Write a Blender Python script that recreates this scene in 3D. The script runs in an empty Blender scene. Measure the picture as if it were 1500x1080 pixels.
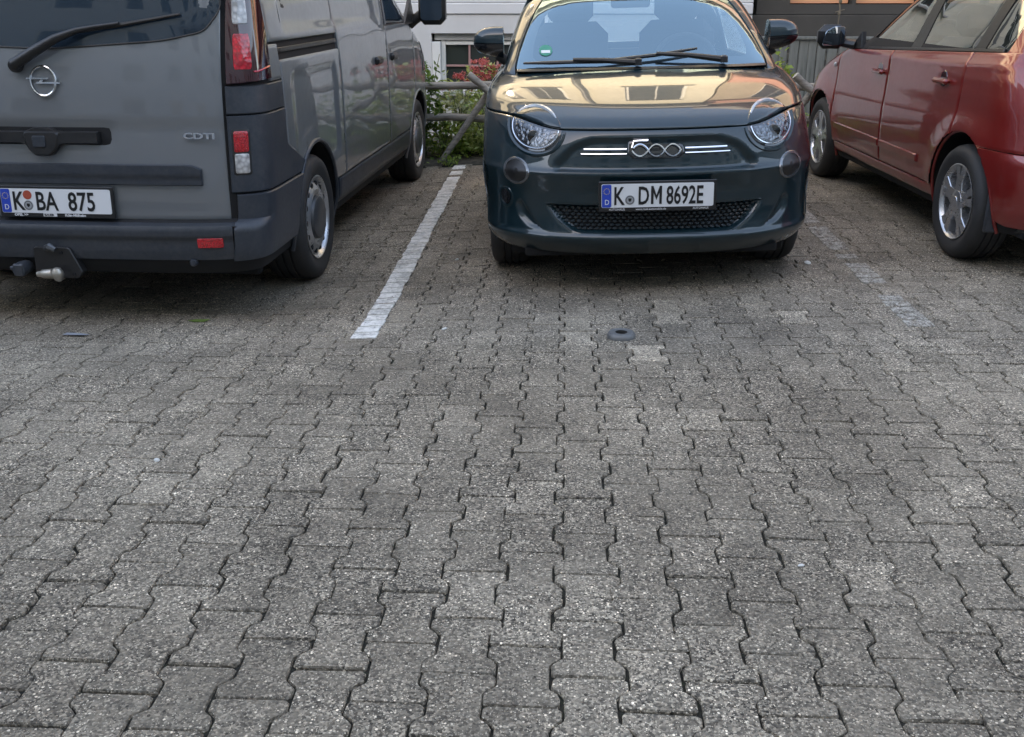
import bpy, math, random
import numpy as np

# ------------------------------------------------------------------ camera, sky, sun, exposure
scn = bpy.context.scene
COL = scn.collection
R = math.radians
cam_d = bpy.data.cameras.new('camera'); cam = bpy.data.objects.new('camera', cam_d); COL.objects.link(cam)
cam.location = (0, 0, 1.356)
cam.rotation_euler = (R(90 - 20.742), 0, R(2.96))
cam_d.sensor_width = 36; cam_d.lens = 34.728; cam_d.clip_start = .05; cam_d.clip_end = 800
scn.camera = cam
SUN_EL, SUN_AZ = 33.0, 199.0          # azimuth clockwise from +Y: the sun stands behind the camera
world = bpy.data.worlds.new('World'); scn.world = world; world.use_nodes = True
wn = world.node_tree.nodes; wl = world.node_tree.links; wn.clear()
sky = wn.new('ShaderNodeTexSky'); sky.sky_type = 'NISHITA'; sky.sun_disc = False
sky.sun_elevation = R(SUN_EL); sky.sun_rotation = R(SUN_AZ); sky.air_density = 1.0; sky.dust_density = .7; sky.ozone_density = 1.8
bgn = wn.new('ShaderNodeBackground'); bgn.inputs['Strength'].default_value = .15
won = wn.new('ShaderNodeOutputWorld')
wl.new(sky.outputs[0], bgn.inputs[0]); wl.new(bgn.outputs[0], won.inputs[0])
sun_d = bpy.data.lights.new('sun', 'SUN'); sun_d.energy = 2.4; sun_d.angle = R(.53); sun_d.color = (1, .94, .84)
sun = bpy.data.objects.new('sun', sun_d); COL.objects.link(sun)
sun.rotation_euler = (R(90 - SUN_EL), 0, R(180 - SUN_AZ)); sun.location = (0, -20, 30)
scn.view_settings.view_transform = 'Standard'; scn.view_settings.look = 'None'
scn.view_settings.exposure = 2.72; scn.view_settings.gamma = 1.0; scn.view_settings.use_curve_mapping = False
scn.view_settings.use_white_balance = True; scn.view_settings.white_balance_temperature = 9100; scn.view_settings.white_balance_tint = 14   # the phone was balanced for open shade
rng = random.Random(7)

# ------------------------------------------------------------------ materials
def mat(name, base=(.5, .5, .5), rough=.5, metal=0, coat=0, spec=.5, emit=None, coat_rough=.03):
    m = bpy.data.materials.new(name); m.use_nodes = True
    b = m.node_tree.nodes['Principled BSDF']
    b.inputs['Base Color'].default_value = (*base, 1); b.inputs['Roughness'].default_value = rough
    b.inputs['Metallic'].default_value = metal; b.inputs['Coat Weight'].default_value = coat
    b.inputs['Coat Roughness'].default_value = coat_rough
    b.inputs['Specular IOR Level'].default_value = spec
    return m
def nd(m, t, **kw):
    n = m.node_tree.nodes.new(t)
    for k, v in kw.items():
        if k in n.inputs: n.inputs[k].default_value = v
        else: setattr(n, k, v)
    return n
def lk(m, a, b): m.node_tree.links.new(a, b)
def pb(m): return m.node_tree.nodes['Principled BSDF']
def ramp(m, fac, stops):
    n = nd(m, 'ShaderNodeValToRGB'); cr = n.color_ramp
    while len(cr.elements) < len(stops): cr.elements.new(.5)
    for e, (p, c) in zip(cr.elements, stops): e.position = p; e.color = (*c, 1) if len(c) == 3 else c
    lk(m, fac, n.inputs[0]); return n
def mixc(m, fac, a, b, mode='MIX'):
    n = m.node_tree.nodes.new('ShaderNodeMix'); n.data_type = 'RGBA'; n.blend_type = mode
    for sock, v in ((n.inputs[0], fac), (n.inputs[6], a), (n.inputs[7], b)):
        if hasattr(v, 'is_output') or hasattr(v, 'links'): lk(m, v, sock)
        elif isinstance(v, (int, float)): sock.default_value = v
        else: sock.default_value = (*v, 1)
    return n.outputs[2]
def coords(m, kind='Object', scale=1.0):
    t = nd(m, 'ShaderNodeTexCoord'); mp = nd(m, 'ShaderNodeMapping')
    mp.inputs['Scale'].default_value = (scale,) * 3 if isinstance(scale, (int, float)) else scale
    lk(m, t.outputs[kind], mp.inputs[0]); return mp.outputs[0]
def wpos(m):
    return nd(m, 'ShaderNodeNewGeometry').outputs['Position']
def bump(m, h, strength=.3, dist=.01):
    n = nd(m, 'ShaderNodeBump'); n.inputs['Strength'].default_value = strength; n.inputs['Distance'].default_value = dist
    lk(m, h, n.inputs['Height']); lk(m, n.outputs[0], pb(m).inputs['Normal']); return n
def noise(m, vec, scale, detail=4, rough=.55):
    n = nd(m, 'ShaderNodeTexNoise'); n.inputs['Scale'].default_value = scale; n.inputs['Detail'].default_value = detail
    n.inputs['Roughness'].default_value = rough
    lk(m, vec, n.inputs['Vector']); return n.outputs['Fac']
def math_n(m, op, a, b=None):
    n = nd(m, 'ShaderNodeMath', operation=op)
    for i, v in enumerate((a, b)):
        if v is None: continue
        if isinstance(v, (int, float)): n.inputs[i].default_value = v
        else: lk(m, v, n.inputs[i])
    return n.outputs[0]

def dusty(m, base, amount=.12, scale=5.0, dust=(.16, .15, .14), rough=(.25, .5), zfade=None):
    """thin uneven road dust over a painted or moulded surface"""
    v = coords(m)
    f = noise(m, v, scale, 6, .65); g = noise(m, v, scale * 9, 3, .6)
    fac = ramp(m, math_n(m, 'MULTIPLY', f, g), [(.14, (0, 0, 0)), (.5, (1, 1, 1))]).outputs[0]
    fac2 = math_n(m, 'MULTIPLY', fac, amount)
    lk(m, mixc(m, fac2, base, dust), pb(m).inputs['Base Color'])
    r = nd(m, 'ShaderNodeMapRange'); lk(m, fac, r.inputs[0]); r.inputs[3].default_value = rough[0]; r.inputs[4].default_value = rough[1]
    lk(m, r.outputs[0], pb(m).inputs['Roughness'])

def glass(name, tint=(.6, .66, .66), rough=.0, base_refl=.06, coat=(.9, .9, .9)):
    m = bpy.data.materials.new(name); m.use_nodes = True; nt = m.node_tree; nt.nodes.clear()
    o = nd(m, 'ShaderNodeOutputMaterial'); mx = nd(m, 'ShaderNodeMixShader'); t = nd(m, 'ShaderNodeBsdfTransparent'); g = nd(m, 'ShaderNodeBsdfGlossy')
    t.inputs[0].default_value = (*tint, 1); g.inputs[0].default_value = (*coat, 1); g.inputs['Roughness'].default_value = rough
    fr = nd(m, 'ShaderNodeLayerWeight'); fr.inputs[0].default_value = .5            # Schlick term, the same from both sides of the pane
    f5 = math_n(m, 'POWER', fr.outputs['Facing'], 5.0)
    r = nd(m, 'ShaderNodeMapRange'); lk(m, f5, r.inputs[0]); r.inputs[3].default_value = base_refl; r.inputs[4].default_value = 1
    lk(m, r.outputs[0], mx.inputs[0]); lk(m, t.outputs[0], mx.inputs[1]); lk(m, g.outputs[0], mx.inputs[2]); lk(m, mx.outputs[0], o.inputs[0])
    return m

MT = {}
def paint(key, base, dust, metal=.0, rough=.35, coat=1.0, wave=.05, ior=1.5):
    m = mat(key, base, rough, metal, coat); dusty(m, base, dust, 3.0, rough=(rough, rough + .12))
    v = coords(m); h = noise(m, v, 1.6, 2, .4); m.node_tree.nodes['Principled BSDF'].inputs['Coat IOR'].default_value = ior; bump(m, h, wave, .02)     # sheet metal is never perfectly flat
    # the waves belong to the clear coat too
    lk(m, pb(m).inputs['Normal'].links[0].from_socket, pb(m).inputs['Coat Normal'])
    MT[key] = m; return m
paint('teal_paint', (.002, .018, .025), .02, .12, .36, 1.0, .012, 1.55)
pb(MT['teal_paint']).inputs['Specular IOR Level'].default_value = .2
paint('grey_paint', (.138, .148, .154), .15, .0, .35, 1.0, .04, 1.6)
paint('red_paint', (.235, .012, .010), .08, .35, .32, 1.0, .02, 1.6)
m = MT['dark_plastic'] = mat('dark_plastic', (.025, .032, .042), .40); dusty(m, (.025, .032, .042), .25, 6, rough=(.36, .55))
m = MT['black_plastic'] = mat('black_plastic', (.012, .012, .013), .4); dusty(m, (.012, .012, .013), .1, 9, rough=(.34, .5))
m = MT['gloss_black'] = mat('gloss_black', (.008, .009, .011), .12, 0, 1)
m = MT['void'] = mat('void', (.006, .006, .007), .8)
m = MT['rubber'] = mat('rubber', (.017, .017, .018), .7); dusty(m, (.017, .017, .018), .35, 14, (.09, .085, .08), (.6, .85))
m = MT['chrome'] = mat('chrome', (.75, .76, .78), .12, 1)
m = MT['silver'] = mat('silver', (.55, .56, .58), .3, .85); dusty(m, (.55, .56, .58), .25, 10, (.2, .18, .16), (.25, .42))
m = MT['grey_rim'] = mat('grey_rim', (.11, .115, .12), .35, .6)
m = MT['dark_glass'] = mat('dark_glass', (.018, .032, .046), .03, 0, 0, .6)
m = MT['frit'] = mat('frit', (.012, .014, .02), .3)
MT['clear_glass'] = glass('clear_glass', (.55, .62, .64), 0, .09)
MT['side_glass'] = glass('side_glass', (.66, .72, .68), 0, .33)
MT['lens'] = glass('lens', (.86, .87, .88), 0, .05)
m = MT['white_plate'] = mat('white_plate', (.72, .73, .74), .35)
m = MT['plate_blue'] = mat('plate_blue', (.01, .06, .42), .35)
m = MT['plate_ink'] = mat('plate_ink', (.012, .012, .013), .4)
m = MT['print_white'] = mat('print_white', (.7, .7, .7), .5)
m = MT['badge_red'] = mat('badge_red', (.42, .07, .04), .5)
m = MT['badge_grey'] = mat('badge_grey', (.33, .34, .35), .45)
m = MT['mirror_glass'] = mat('mirror_glass', (.30, .37, .43), .02, 1)
m = MT['seat_fabric'] = mat('seat_fabric', (.03, .031, .034), .8)
m = MT['pale_fabric'] = mat('pale_fabric', (.10, .10, .10), .8)
m = MT['sticker_green'] = mat('sticker_green', (.01, .24, .16), .5)
def lensmat(key, base, scale, rough=.1):
    m = mat(key, base, rough, 0, 1)
    v = coords(m, 'Object', (scale, scale, scale)); w = nd(m, 'ShaderNodeTexVoronoi'); w.inputs['Scale'].default_value = 1; lk(m, v, w.inputs['Vector'])
    bump(m, w.outputs['Distance'], .5, .004)
    dark = tuple(c * .45 for c in base)
    lk(m, mixc(m, ramp(m, w.outputs['Distance'], [(.1, (0, 0, 0)), (.7, (1, 1, 1))]).outputs[0], base, dark), pb(m).inputs['Base Color'])
    MT[key] = m; return m
lensmat('red_lens', (.85, .010, .030), 55)
lensmat('clear_lens', (.62, .60, .58), 45)
m = MT['dark_red_lens'] = mat('dark_red_lens', (.040, .005, .008), .08, 0, 1)
lensmat('reflector_red', (.75, .012, .022), 160)
m = MT['lamp_chrome'] = mat('lamp_chrome', (.5, .52, .55), .18, 1)
v = coords(m, 'Object', (60, 60, 60)); w = nd(m, 'ShaderNodeTexVoronoi'); lk(m, v, w.inputs['Vector']); w.inputs['Scale'].default_value = 1
bump(m, w.outputs['Distance'], .7, .006)
lk(m, mixc(m, w.outputs['Distance'], (.30, .31, .32), (.04, .043, .05)), pb(m).inputs['Base Color'])

# ---- concrete paving stones with washed-out aggregate
def ragged(m, lo, hi, sc):
    # paint worn through to the stone in ragged patches
    p = wpos(m); f = math_n(m, 'ADD', math_n(m, 'MULTIPLY', noise(m, p, sc, 6, .72), .6), math_n(m, 'MULTIPLY', noise(m, p, sc * 4, 4, .7), .4))
    r = ramp(m, f, [(lo, (0, 0, 0)), (hi, (1, 1, 1))]).outputs[0]
    t = nd(m, 'ShaderNodeBsdfTransparent'); mx = nd(m, 'ShaderNodeMixShader'); out = [q for q in m.node_tree.nodes if q.type == 'OUTPUT_MATERIAL'][0]
    lk(m, r, mx.inputs[0]); lk(m, t.outputs[0], mx.inputs[1]); lk(m, pb(m).outputs[0], mx.inputs[2]); lk(m, mx.outputs[0], out.inputs[0])
def paver_material():
    m = mat('paver_concrete', (.18, .18, .18), .85, 0, 0, .3)
    p = wpos(m)
    oi = nd(m, 'ShaderNodeObjectInfo'); geo = nd(m, 'ShaderNodeNewGeometry')
    wn_ = nd(m, 'ShaderNodeTexWhiteNoise'); wn_.noise_dimensions = '4D'
    lk(m, oi.outputs['Location'], wn_.inputs['Vector']); lk(m, geo.outputs['Random Per Island'], wn_.inputs['W'])
    tone = nd(m, 'ShaderNodeMapRange'); lk(m, wn_.outputs['Value'], tone.inputs[0]); tone.inputs[3].default_value = .88; tone.inputs[4].default_value = 1.10
    wear = noise(m, p, 2.2, 6, .62)                       # where the cement skin is still on the stone
    wear2 = noise(m, p, 15, 4, .6)
    wr = ramp(m, math_n(m, 'ADD', math_n(m, 'MULTIPLY', wear, .6), math_n(m, 'MULTIPLY', wear2, .4)), [(.42, (0, 0, 0)), (.60, (1, 1, 1))]).outputs[0]
    # washed-out aggregate: a matrix of dark and mid grains, with round pale grit of two sizes in it
    def cells(scale):
        vo = nd(m, 'ShaderNodeTexVoronoi'); vo.inputs['Scale'].default_value = scale; vo.inputs['Randomness'].default_value = 1
        lk(m, p, vo.inputs['Vector'])
        sep = nd(m, 'ShaderNodeSeparateColor'); lk(m, vo.outputs['Color'], sep.inputs[0])
        return vo.outputs['Distance'], sep.outputs[0], sep.outputs[1]
    def dots(scale, r0, r1, share):
        d, s1, s2 = cells(scale)
        rad = nd(m, 'ShaderNodeMapRange'); lk(m, s2, rad.inputs[0]); rad.inputs[3].default_value = r0; rad.inputs[4].default_value = r1
        inside = math_n(m, 'LESS_THAN', d, rad.outputs[0]); pick = math_n(m, 'GREATER_THAN', s1, 1 - share)
        return math_n(m, 'MULTIPLY', inside, pick), d, s2
    d1, s1, _ = cells(185)
    agg = ramp(m, s1, [(0, (.026, .026, .027)), (.30, (.080, .080, .080)), (.62, (.155, .154, .151)), (.88, (.25, .248, .24)), (1, (.38, .375, .36))]).outputs[0]
    skin = ramp(m, noise(m, p, 60, 5, .7), [(.3, (.10, .099, .096)), (.7, (.23, .228, .222))]).outputs[0]
    skinf = math_n(m, 'MULTIPLY', wr, .58)
    col = mixc(m, skinf, agg, skin)
    k1, d2, t1 = dots(135, .18, .42, .18)
    k2, d3, t2 = dots(260, .20, .48, .24)
    vis = math_n(m, 'SUBTRACT', 1.0, math_n(m, 'MULTIPLY', wr, .55))
    col = mixc(m, math_n(m, 'MULTIPLY', k2, math_n(m, 'MULTIPLY', vis, .8)), col, ramp(m, t2, [(0, (.25, .248, .24)), (1, (.75, .745, .73))]).outputs[0])
    col = mixc(m, math_n(m, 'MULTIPLY', k1, math_n(m, 'MULTIPLY', vis, .95)), col, ramp(m, t1, [(0, (.22, .215, .205)), (.5, (.42, .415, .40)), (1, (.92, .91, .89))]).outputs[0])
    k3, _, _ = dots(75, .10, .30, .10)
    col = mixc(m, math_n(m, 'MULTIPLY', k3, .8), col, (.016, .016, .017))
    # tyre soot and old oil, wide soft stains
    st = ramp(m, noise(m, p, .9, 5, .6), [(.36, (.66, .65, .64)), (.62, (1.06, 1.06, 1.05))]).outputs[0]
    col = mixc(m, 1, col, st, 'MULTIPLY')
    st2 = ramp(m, noise(m, p, 6.5, 4, .6), [(.33, (.74, .74, .74)), (.55, (1, 1, 1))]).outputs[0]
    col = mixc(m, .8, col, st2, 'MULTIPLY')
    spot = ramp(m, noise(m, p, 3.3, 3, .5), [(.25, (.60, .59, .58)), (.31, (1, 1, 1))]).outputs[0]      # oil drips
    col = mixc(m, 1, col, spot, 'MULTIPLY')
    col = mixc(m, 1, col, tone.outputs[0], 'MULTIPLY')
    col = mixc(m, 1, col, (1.59, 1.345, 1.07), 'MULTIPLY')
    col = mixc(m, 1, col, oi.outputs['Color'], 'MULTIPLY')
    lk(m, col, pb(m).inputs['Base Color'])
    h = math_n(m, 'ADD', math_n(m, 'MULTIPLY', d1, -.5), math_n(m, 'ADD', math_n(m, 'MULTIPLY', d2, -.8), math_n(m, 'MULTIPLY', noise(m, p, 60, 3), 1.0)))
    bump(m, h, .75, .004)
    return m
MT['paver'] = paver_material()
m = MT['joint_sand'] = mat('joint_sand', (.035, .033, .029), .95, 0, 0, .1)
p_ = wpos(m); lk(m, ramp(m, noise(m, p_, 90, 4), [(.28, (.014, .013, .011)), (.55, (.036, .033, .027)), (.75, (.030, .038, .018))]).outputs[0], pb(m).inputs['Base Color']); bump(m, noise(m, p_, 200, 3), .6, .004)
m = MT['road_paint'] = mat('road_paint', (.6, .6, .59), .7, 0, 0, .3)
p_ = wpos(m)
lk(m, mixc(m, ramp(m, math_n(m, 'ADD', math_n(m, 'MULTIPLY', noise(m, p_, 45, 5, .7), .55), math_n(m, 'MULTIPLY', noise(m, p_, 9, 4), .45)), [(.44, (0, 0, 0)), (.62, (1, 1, 1))]).outputs[0], (.78, .745, .69), (.34, .32, .285)), pb(m).inputs['Base Color'])
bump(m, noise(m, p_, 260, 3), .5, .003)
m = MT['worn_paint'] = mat('worn_paint', (.35, .35, .34), .8, 0, 0, .3)
p_ = wpos(m)
lk(m, mixc(m, ramp(m, noise(m, p_, 55, 5, .7), [(.36, (0, 0, 0)), (.54, (1, 1, 1))]).outputs[0], (.54, .50, .44), (.36, .33, .28)), pb(m).inputs['Base Color'])
ragged(MT['road_paint'], .34, .42, 22); ragged(MT['worn_paint'], .435, .53, 26)
def stucco(key, base, var=.10, sc=3):
    m = MT[key] = mat(key, base, .9, 0, 0, .2)
    p = wpos(m); a = tuple(c * (1 - var) for c in base); b = tuple(min(1, c * (1 + var)) for c in base)
    lk(m, ramp(m, noise(m, p, sc, 6, .65), [(.3, a), (.7, b)]).outputs[0], pb(m).inputs['Base Color'])
    bump(m, noise(m, p, 140, 3), .35, .004); return m
stucco('white_stucco', (.60, .595, .575), .06)
stucco('white_band', (.66, .655, .64), .05)
stucco('yellow_stucco', (.74, .70, .57), .05)
stucco('brown_stucco', (.075, .07, .062), .12)
stucco('ochre_stucco', (.42, .36, .28), .08)
stucco('cool_stucco', (.34, .36, .38), .08)
stucco('pink_stucco', (.55, .30, .24), .06)
stucco('stone_sill', (.45, .44, .42), .08)
m = MT['orange_panel'] = mat('orange_panel', (.80, .36, .20), .6)
m = MT['white_frame'] = mat('white_frame', (.72, .72, .68), .5)
m = MT['red_bar'] = mat('red_bar', (.42, .24, .22), .6)
m = MT['window_glass'] = mat('window_glass', (.035, .043, .04), .06, 0, 0, .5)
m = MT['grey_board'] = mat('grey_board', (.2, .2, .18), .85, 0, 0, .2)
v = coords(m, 'Object', (14, 14, 1.2)); lk(m, ramp(m, noise(m, v, 2, 6, .65), [(.3, (.10, .105, .095)), (.7, (.215, .22, .20))]).outputs[0], pb(m).inputs['Base Color'])
m = MT['wood'] = mat('wood', (.25, .23, .2), .85, 0, 0, .2)
v = coords(m, 'Object', (3, 30, 30)); lk(m, ramp(m, noise(m, v, 1.2, 6, .7), [(.3, (.13, .115, .098)), (.7, (.33, .305, .265))]).outputs[0], pb(m).inputs['Base Color']); bump(m, noise(m, v, 2, 5), .6, .01)
m = MT['wood_end'] = mat('wood_end', (.42, .39, .33), .85)
m = MT['soil'] = mat('soil', (.05, .042, .032), .95); lk(m, ramp(m, noise(m, wpos(m), 25, 5), [(.3, (.025, .022, .016)), (.7, (.085, .07, .05))]).outputs[0], pb(m).inputs['Base Color'])
def leafmat(key, lo, hi, trans=.25):
    m = MT[key] = mat(key, lo, .5, 0, 0, .4)
    g = nd(m, 'ShaderNodeNewGeometry')
    c = ramp(m, g.outputs['Random Per Island'], [(0, lo), (1, hi)]).outputs[0]; lk(m, c, pb(m).inputs['Base Color'])
    tr = nd(m, 'ShaderNodeBsdfTranslucent'); mx = nd(m, 'ShaderNodeMixShader'); mx.inputs[0].default_value = .42
    lk(m, mixc(m, 1, c, (1.5, 1.35, .7), 'MULTIPLY'), tr.inputs[0]); out = [q for q in m.node_tree.nodes if q.type == 'OUTPUT_MATERIAL'][0]
    lk(m, pb(m).outputs[0], mx.inputs[1]); lk(m, tr.outputs[0], mx.inputs[2]); lk(m, mx.outputs[0], out.inputs[0])
    return m
leafmat('leaf_dark', (.04, .09, .025), (.14, .24, .07))
leafmat('leaf_mid', (.09, .17, .04), (.27, .37, .11))
leafmat('leaf_pale', (.17, .26, .08), (.42, .50, .22))
leafmat('leaf_lime', (.16, .24, .05), (.34, .42, .10))
leafmat('leaf_grey', (.15, .20, .12), (.42, .45, .34))
leafmat('flower_red', (.42, .09, .11), (.68, .24, .27))
m = MT['stem'] = mat('stem', (.10, .12, .05), .7)
m = MT['twig'] = mat('twig', (.16, .13, .09), .8)
m = MT['galv'] = mat('galv', (.15, .152, .148), .5, .2); dusty(m, (.15, .152, .148), .3, 20, rough=(.4, .6))
m = MT['paper_blue'] = mat('paper_blue', (.24, .26, .29), .7)
m = MT['pebble'] = mat('pebble', (.62, .61, .57), .8)
m = MT['steel_worn'] = mat('steel_worn', (.50, .46, .40), .4, .75); dusty(m, (.5, .46, .4), .5, 25, (.16, .12, .08), (.3, .6))

# ------------------------------------------------------------------ object helpers
def link(name, me, parent=None):
    o = bpy.data.objects.new(name, me); COL.objects.link(o)
    if parent is not None: o.parent = parent
    return o
def tag(o, label=None, cat=None, group=None, kind=None):
    if label: o['label'] = label
    if cat: o['category'] = cat
    if group: o['group'] = group
    if kind: o['kind'] = kind
    return o
def empty(name, loc, label, cat, group=None, rot=(0, 0, 0)):
    o = bpy.data.objects.new(name, None); COL.objects.link(o); o.location = loc; o.rotation_euler = rot; o.empty_display_size = .2
    return tag(o, label, cat, group)
def mesh(name, V, F, m, parent=None, smooth=True, ang=38):
    me = bpy.data.meshes.new(name); me.from_pydata([tuple(map(float, v)) for v in V], [], [tuple(f) for f in F]); me.validate(); me.update()
    mk = MT[m] if isinstance(m, str) else m
    me.materials.append(mk)
    if smooth:
        me.polygons.foreach_set('use_smooth', [True] * len(me.polygons))
        me.set_sharp_from_angle(angle=R(ang))
    return link(name, me, parent)
class MB:
    def __init__(s): s.V = []; s.F = []
    def add(s, V, F):
        k = len(s.V); s.V += [tuple(v) for v in V]; s.F += [tuple(i + k for i in f) for f in F]; return s
    def box(s, c, d, ch=0, rot=None):
        x, y, z = d[0] / 2, d[1] / 2, d[2] / 2
        ch = min(ch, x * .9, y * .9, z * .9)
        if ch <= 0:
            V = [(a * x, b * y, e * z) for a in (-1, 1) for b in (-1, 1) for e in (-1, 1)]
            F = [(0, 1, 3, 2), (4, 6, 7, 5), (0, 4, 5, 1), (2, 3, 7, 6), (0, 2, 6, 4), (1, 5, 7, 3)]
        else:
            V = []; idx = {}
            for a in (-1, 1):
                for b in (-1, 1):
                    for e in (-1, 1):
                        for k in range(3):
                            q = [a * (x - ch), b * (y - ch), e * (z - ch)]; q[k] = (a * x, b * y, e * z)[k]
                            idx[a, b, e, k] = len(V); V.append(tuple(q))
            F = []
            for k in range(3):
                i, j = [(1, 2), (0, 2), (0, 1)][k]
                for sg in (-1, 1):
                    f = []
                    for (u, w) in ((-1, -1), (1, -1), (1, 1), (-1, 1)):
                        t = [0, 0, 0]; t[k] = sg; t[i] = u; t[j] = w; f.append(idx[(*t, k)])
                    F.append(f)
            for k in range(3):           # edges along axis k
                i, j = [(1, 2), (0, 2), (0, 1)][k]
                for u in (-1, 1):
                    for w in (-1, 1):
                        t0 = [0, 0, 0]; t0[i] = u; t0[j] = w; t0[k] = -1; t1 = list(t0); t1[k] = 1
                        F.append([idx[(*t0, i)], idx[(*t1, i)], idx[(*t1, j)], idx[(*t0, j)]])
            for a in (-1, 1):
                for b in (-1, 1):
                    for e in (-1, 1): F.append([idx[a, b, e, 0], idx[a, b, e, 1], idx[a, b, e, 2]])
        P = np.array(V)
        if rot is not None: P = P @ np.array(rot).T
        return s.add(P + np.array(c), F)
    def tube(s, P, r, n=8, cap=True):
        P = [np.array(p, float) for p in P]; rr = r if hasattr(r, '__len__') else [r] * len(P)
        V = []; F = []; ref = None
        for i, p in enumerate(P):
            t = P[min(i + 1, len(P) - 1)] - P[max(i - 1, 0)]; t /= np.linalg.norm(t) + 1e-12
            if ref is None:
                ref = np.cross(t, (0, 0, 1)) if abs(t[2]) < .9 else np.cross(t, (1, 0, 0))
            a = ref - t * (ref @ t); a /= np.linalg.norm(a) + 1e-12; ref = a; b = np.cross(t, a)
            for k in range(n):
                an = 2 * math.pi * k / n; V.append(p + rr[i] * (a * math.cos(an) + b * math.sin(an)))
        for i in range(len(P) - 1):
            for k in range(n): F.append((i * n + k, i * n + (k + 1) % n, (i + 1) * n + (k + 1) % n, (i + 1) * n + k))
        if cap: F.append(tuple(range(n - 1, -1, -1))); F.append(tuple((len(P) - 1) * n + k for k in range(n)))
        return s.add(V, F)
    def lathe(s, prof, axis='x', c=(0, 0, 0), n=40, sgn=1):
        """prof: list of (radius, along)"""
        V = []; F = []
        for r, a in prof:
            for k in range(n):
                t = 2 * math.pi * k / n; u, w = r * math.cos(t), r * math.sin(t)
                q = (a * sgn, u, w) if axis == 'x' else ((u, a * sgn, w) if axis == 'y' else (u, w, a * sgn))
                V.append((q[0] + c[0], q[1] + c[1], q[2] + c[2]))
        for i in range(len(prof) - 1):
            for k in range(n): F.append((i * n + k, i * n + (k + 1) % n, (i + 1) * n + (k + 1) % n, (i + 1) * n + k))
        return s.add(V, F)
    def prism(s, pts, M, d0, d1, ch=0):
        """2-D polygon pts mapped by M(a, b, d), from depth d0 to d1 (d1 is the outer face)"""
        n = len(pts); c = np.mean(np.array(pts), 0)
        lay = [(pts, d0), (pts, d1 - ch)]
        if ch: lay.append(([tuple(np.array(p) + (c - np.array(p)) / (np.linalg.norm(c - np.array(p)) + 1e-9) * ch) for p in pts], d1))
        V = [M(a, b, d) for (q, d) in lay for (a, b) in q]; F = []
        for i in range(len(lay) - 1):
            for k in range(n): F.append((i * n + k, i * n + (k + 1) % n, (i + 1) * n + (k + 1) % n, (i + 1) * n + k))
        F.append(tuple(range(n))); F.append(tuple((len(lay) - 1) * n + k for k in range(n)))
        return s.add(V, F)
    def build(s, name, m, parent=None, smooth=True, ang=38): return mesh(name, s.V, s.F, m, parent, smooth, ang)
def rrect(x0, x1, z0, z1, r, n=5):
    P = []
    for cx, cz, a0 in ((x1 - r, z1 - r, 0), (x0 + r, z1 - r, 90), (x0 + r, z0 + r, 180), (x1 - r, z0 + r, 270)):
        for k in range(n + 1):
            a = R(a0 + 90 * k / n); P.append((cx + r * math.cos(a), cz + r * math.sin(a)))
    return P
def smooth_poly(P, r=.25, n=4):
    """round the corners of a polygon by cutting fraction r"""
    out = []; N = len(P); P = [np.array(p, float) for p in P]
    for i in range(N):
        a, b, c = P[i - 1], P[i], P[(i + 1) % N]
        d = min(np.linalg.norm(a - b), np.linalg.norm(c - b)) * r if r < 1 else 0
        p0 = b + (a - b) / np.linalg.norm(a - b) * d; p1 = b + (c - b) / np.linalg.norm(c - b) * d
        for k in range(n + 1):
            t = k / n; out.append(tuple((1 - t) ** 2 * p0 + 2 * t * (1 - t) * b + t * t * p1))
    return out
def densify(P, step):
    out = []
    for i in range(len(P)):
        a = np.array(P[i]); b = np.array(P[(i + 1) % len(P)]); n = max(1, int(np.linalg.norm(b - a) / step))
        for k in range(n): out.append(tuple(a + (b - a) * k / n))
    return out
def text(name, s, m, parent, size, loc, rot, sx=1.0, off=0.0, ext=.0006, align='LEFT'):
    c = bpy.data.curves.new(name, 'FONT'); c.body = s; c.size = size; c.offset = off; c.extrude = ext; c.align_x = align; c.resolution_u = 3
    t = bpy.data.objects.new(name, c); COL.objects.link(t)
    dg = bpy.context.evaluated_depsgraph_get(); me = bpy.data.meshes.new_from_object(t.evaluated_get(dg))
    bpy.data.objects.remove(t)
    me.name = name; me.materials.clear(); me.materials.append(MT[m])
    o = link(name, me, parent); o.location = loc; o.rotation_euler = rot; o.scale = (sx, 1, 1)
    return o

# ------------------------------------------------------------------ curved car shells
def pchip(xs, ys):
    xs = np.array(xs, float); ys = np.array(ys, float); h = np.diff(xs); d = np.diff(ys) / h
    m = np.zeros(len(xs)); m[0] = d[0]; m[-1] = d[-1]
    for i in range(1, len(xs) - 1):
        if d[i - 1] * d[i] <= 0: m[i] = 0
        else:
            w1 = 2 * h[i] + h[i - 1]; w2 = h[i] + 2 * h[i - 1]; m[i] = (w1 + w2) / (w1 / d[i - 1] + w2 / d[i])
    def f(x):
        x = min(max(x, xs[0]), xs[-1]); i = min(max(int(np.searchsorted(xs, x) - 1), 0), len(h) - 1); t = (x - xs[i]) / h[i]
        return ((1 + 2 * t) * (1 - t) ** 2 * ys[i] + t * (1 - t) ** 2 * h[i] * m[i] + t * t * (3 - 2 * t) * ys[i + 1] + t * t * (t - 1) * h[i] * m[i + 1])
    return f
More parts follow.
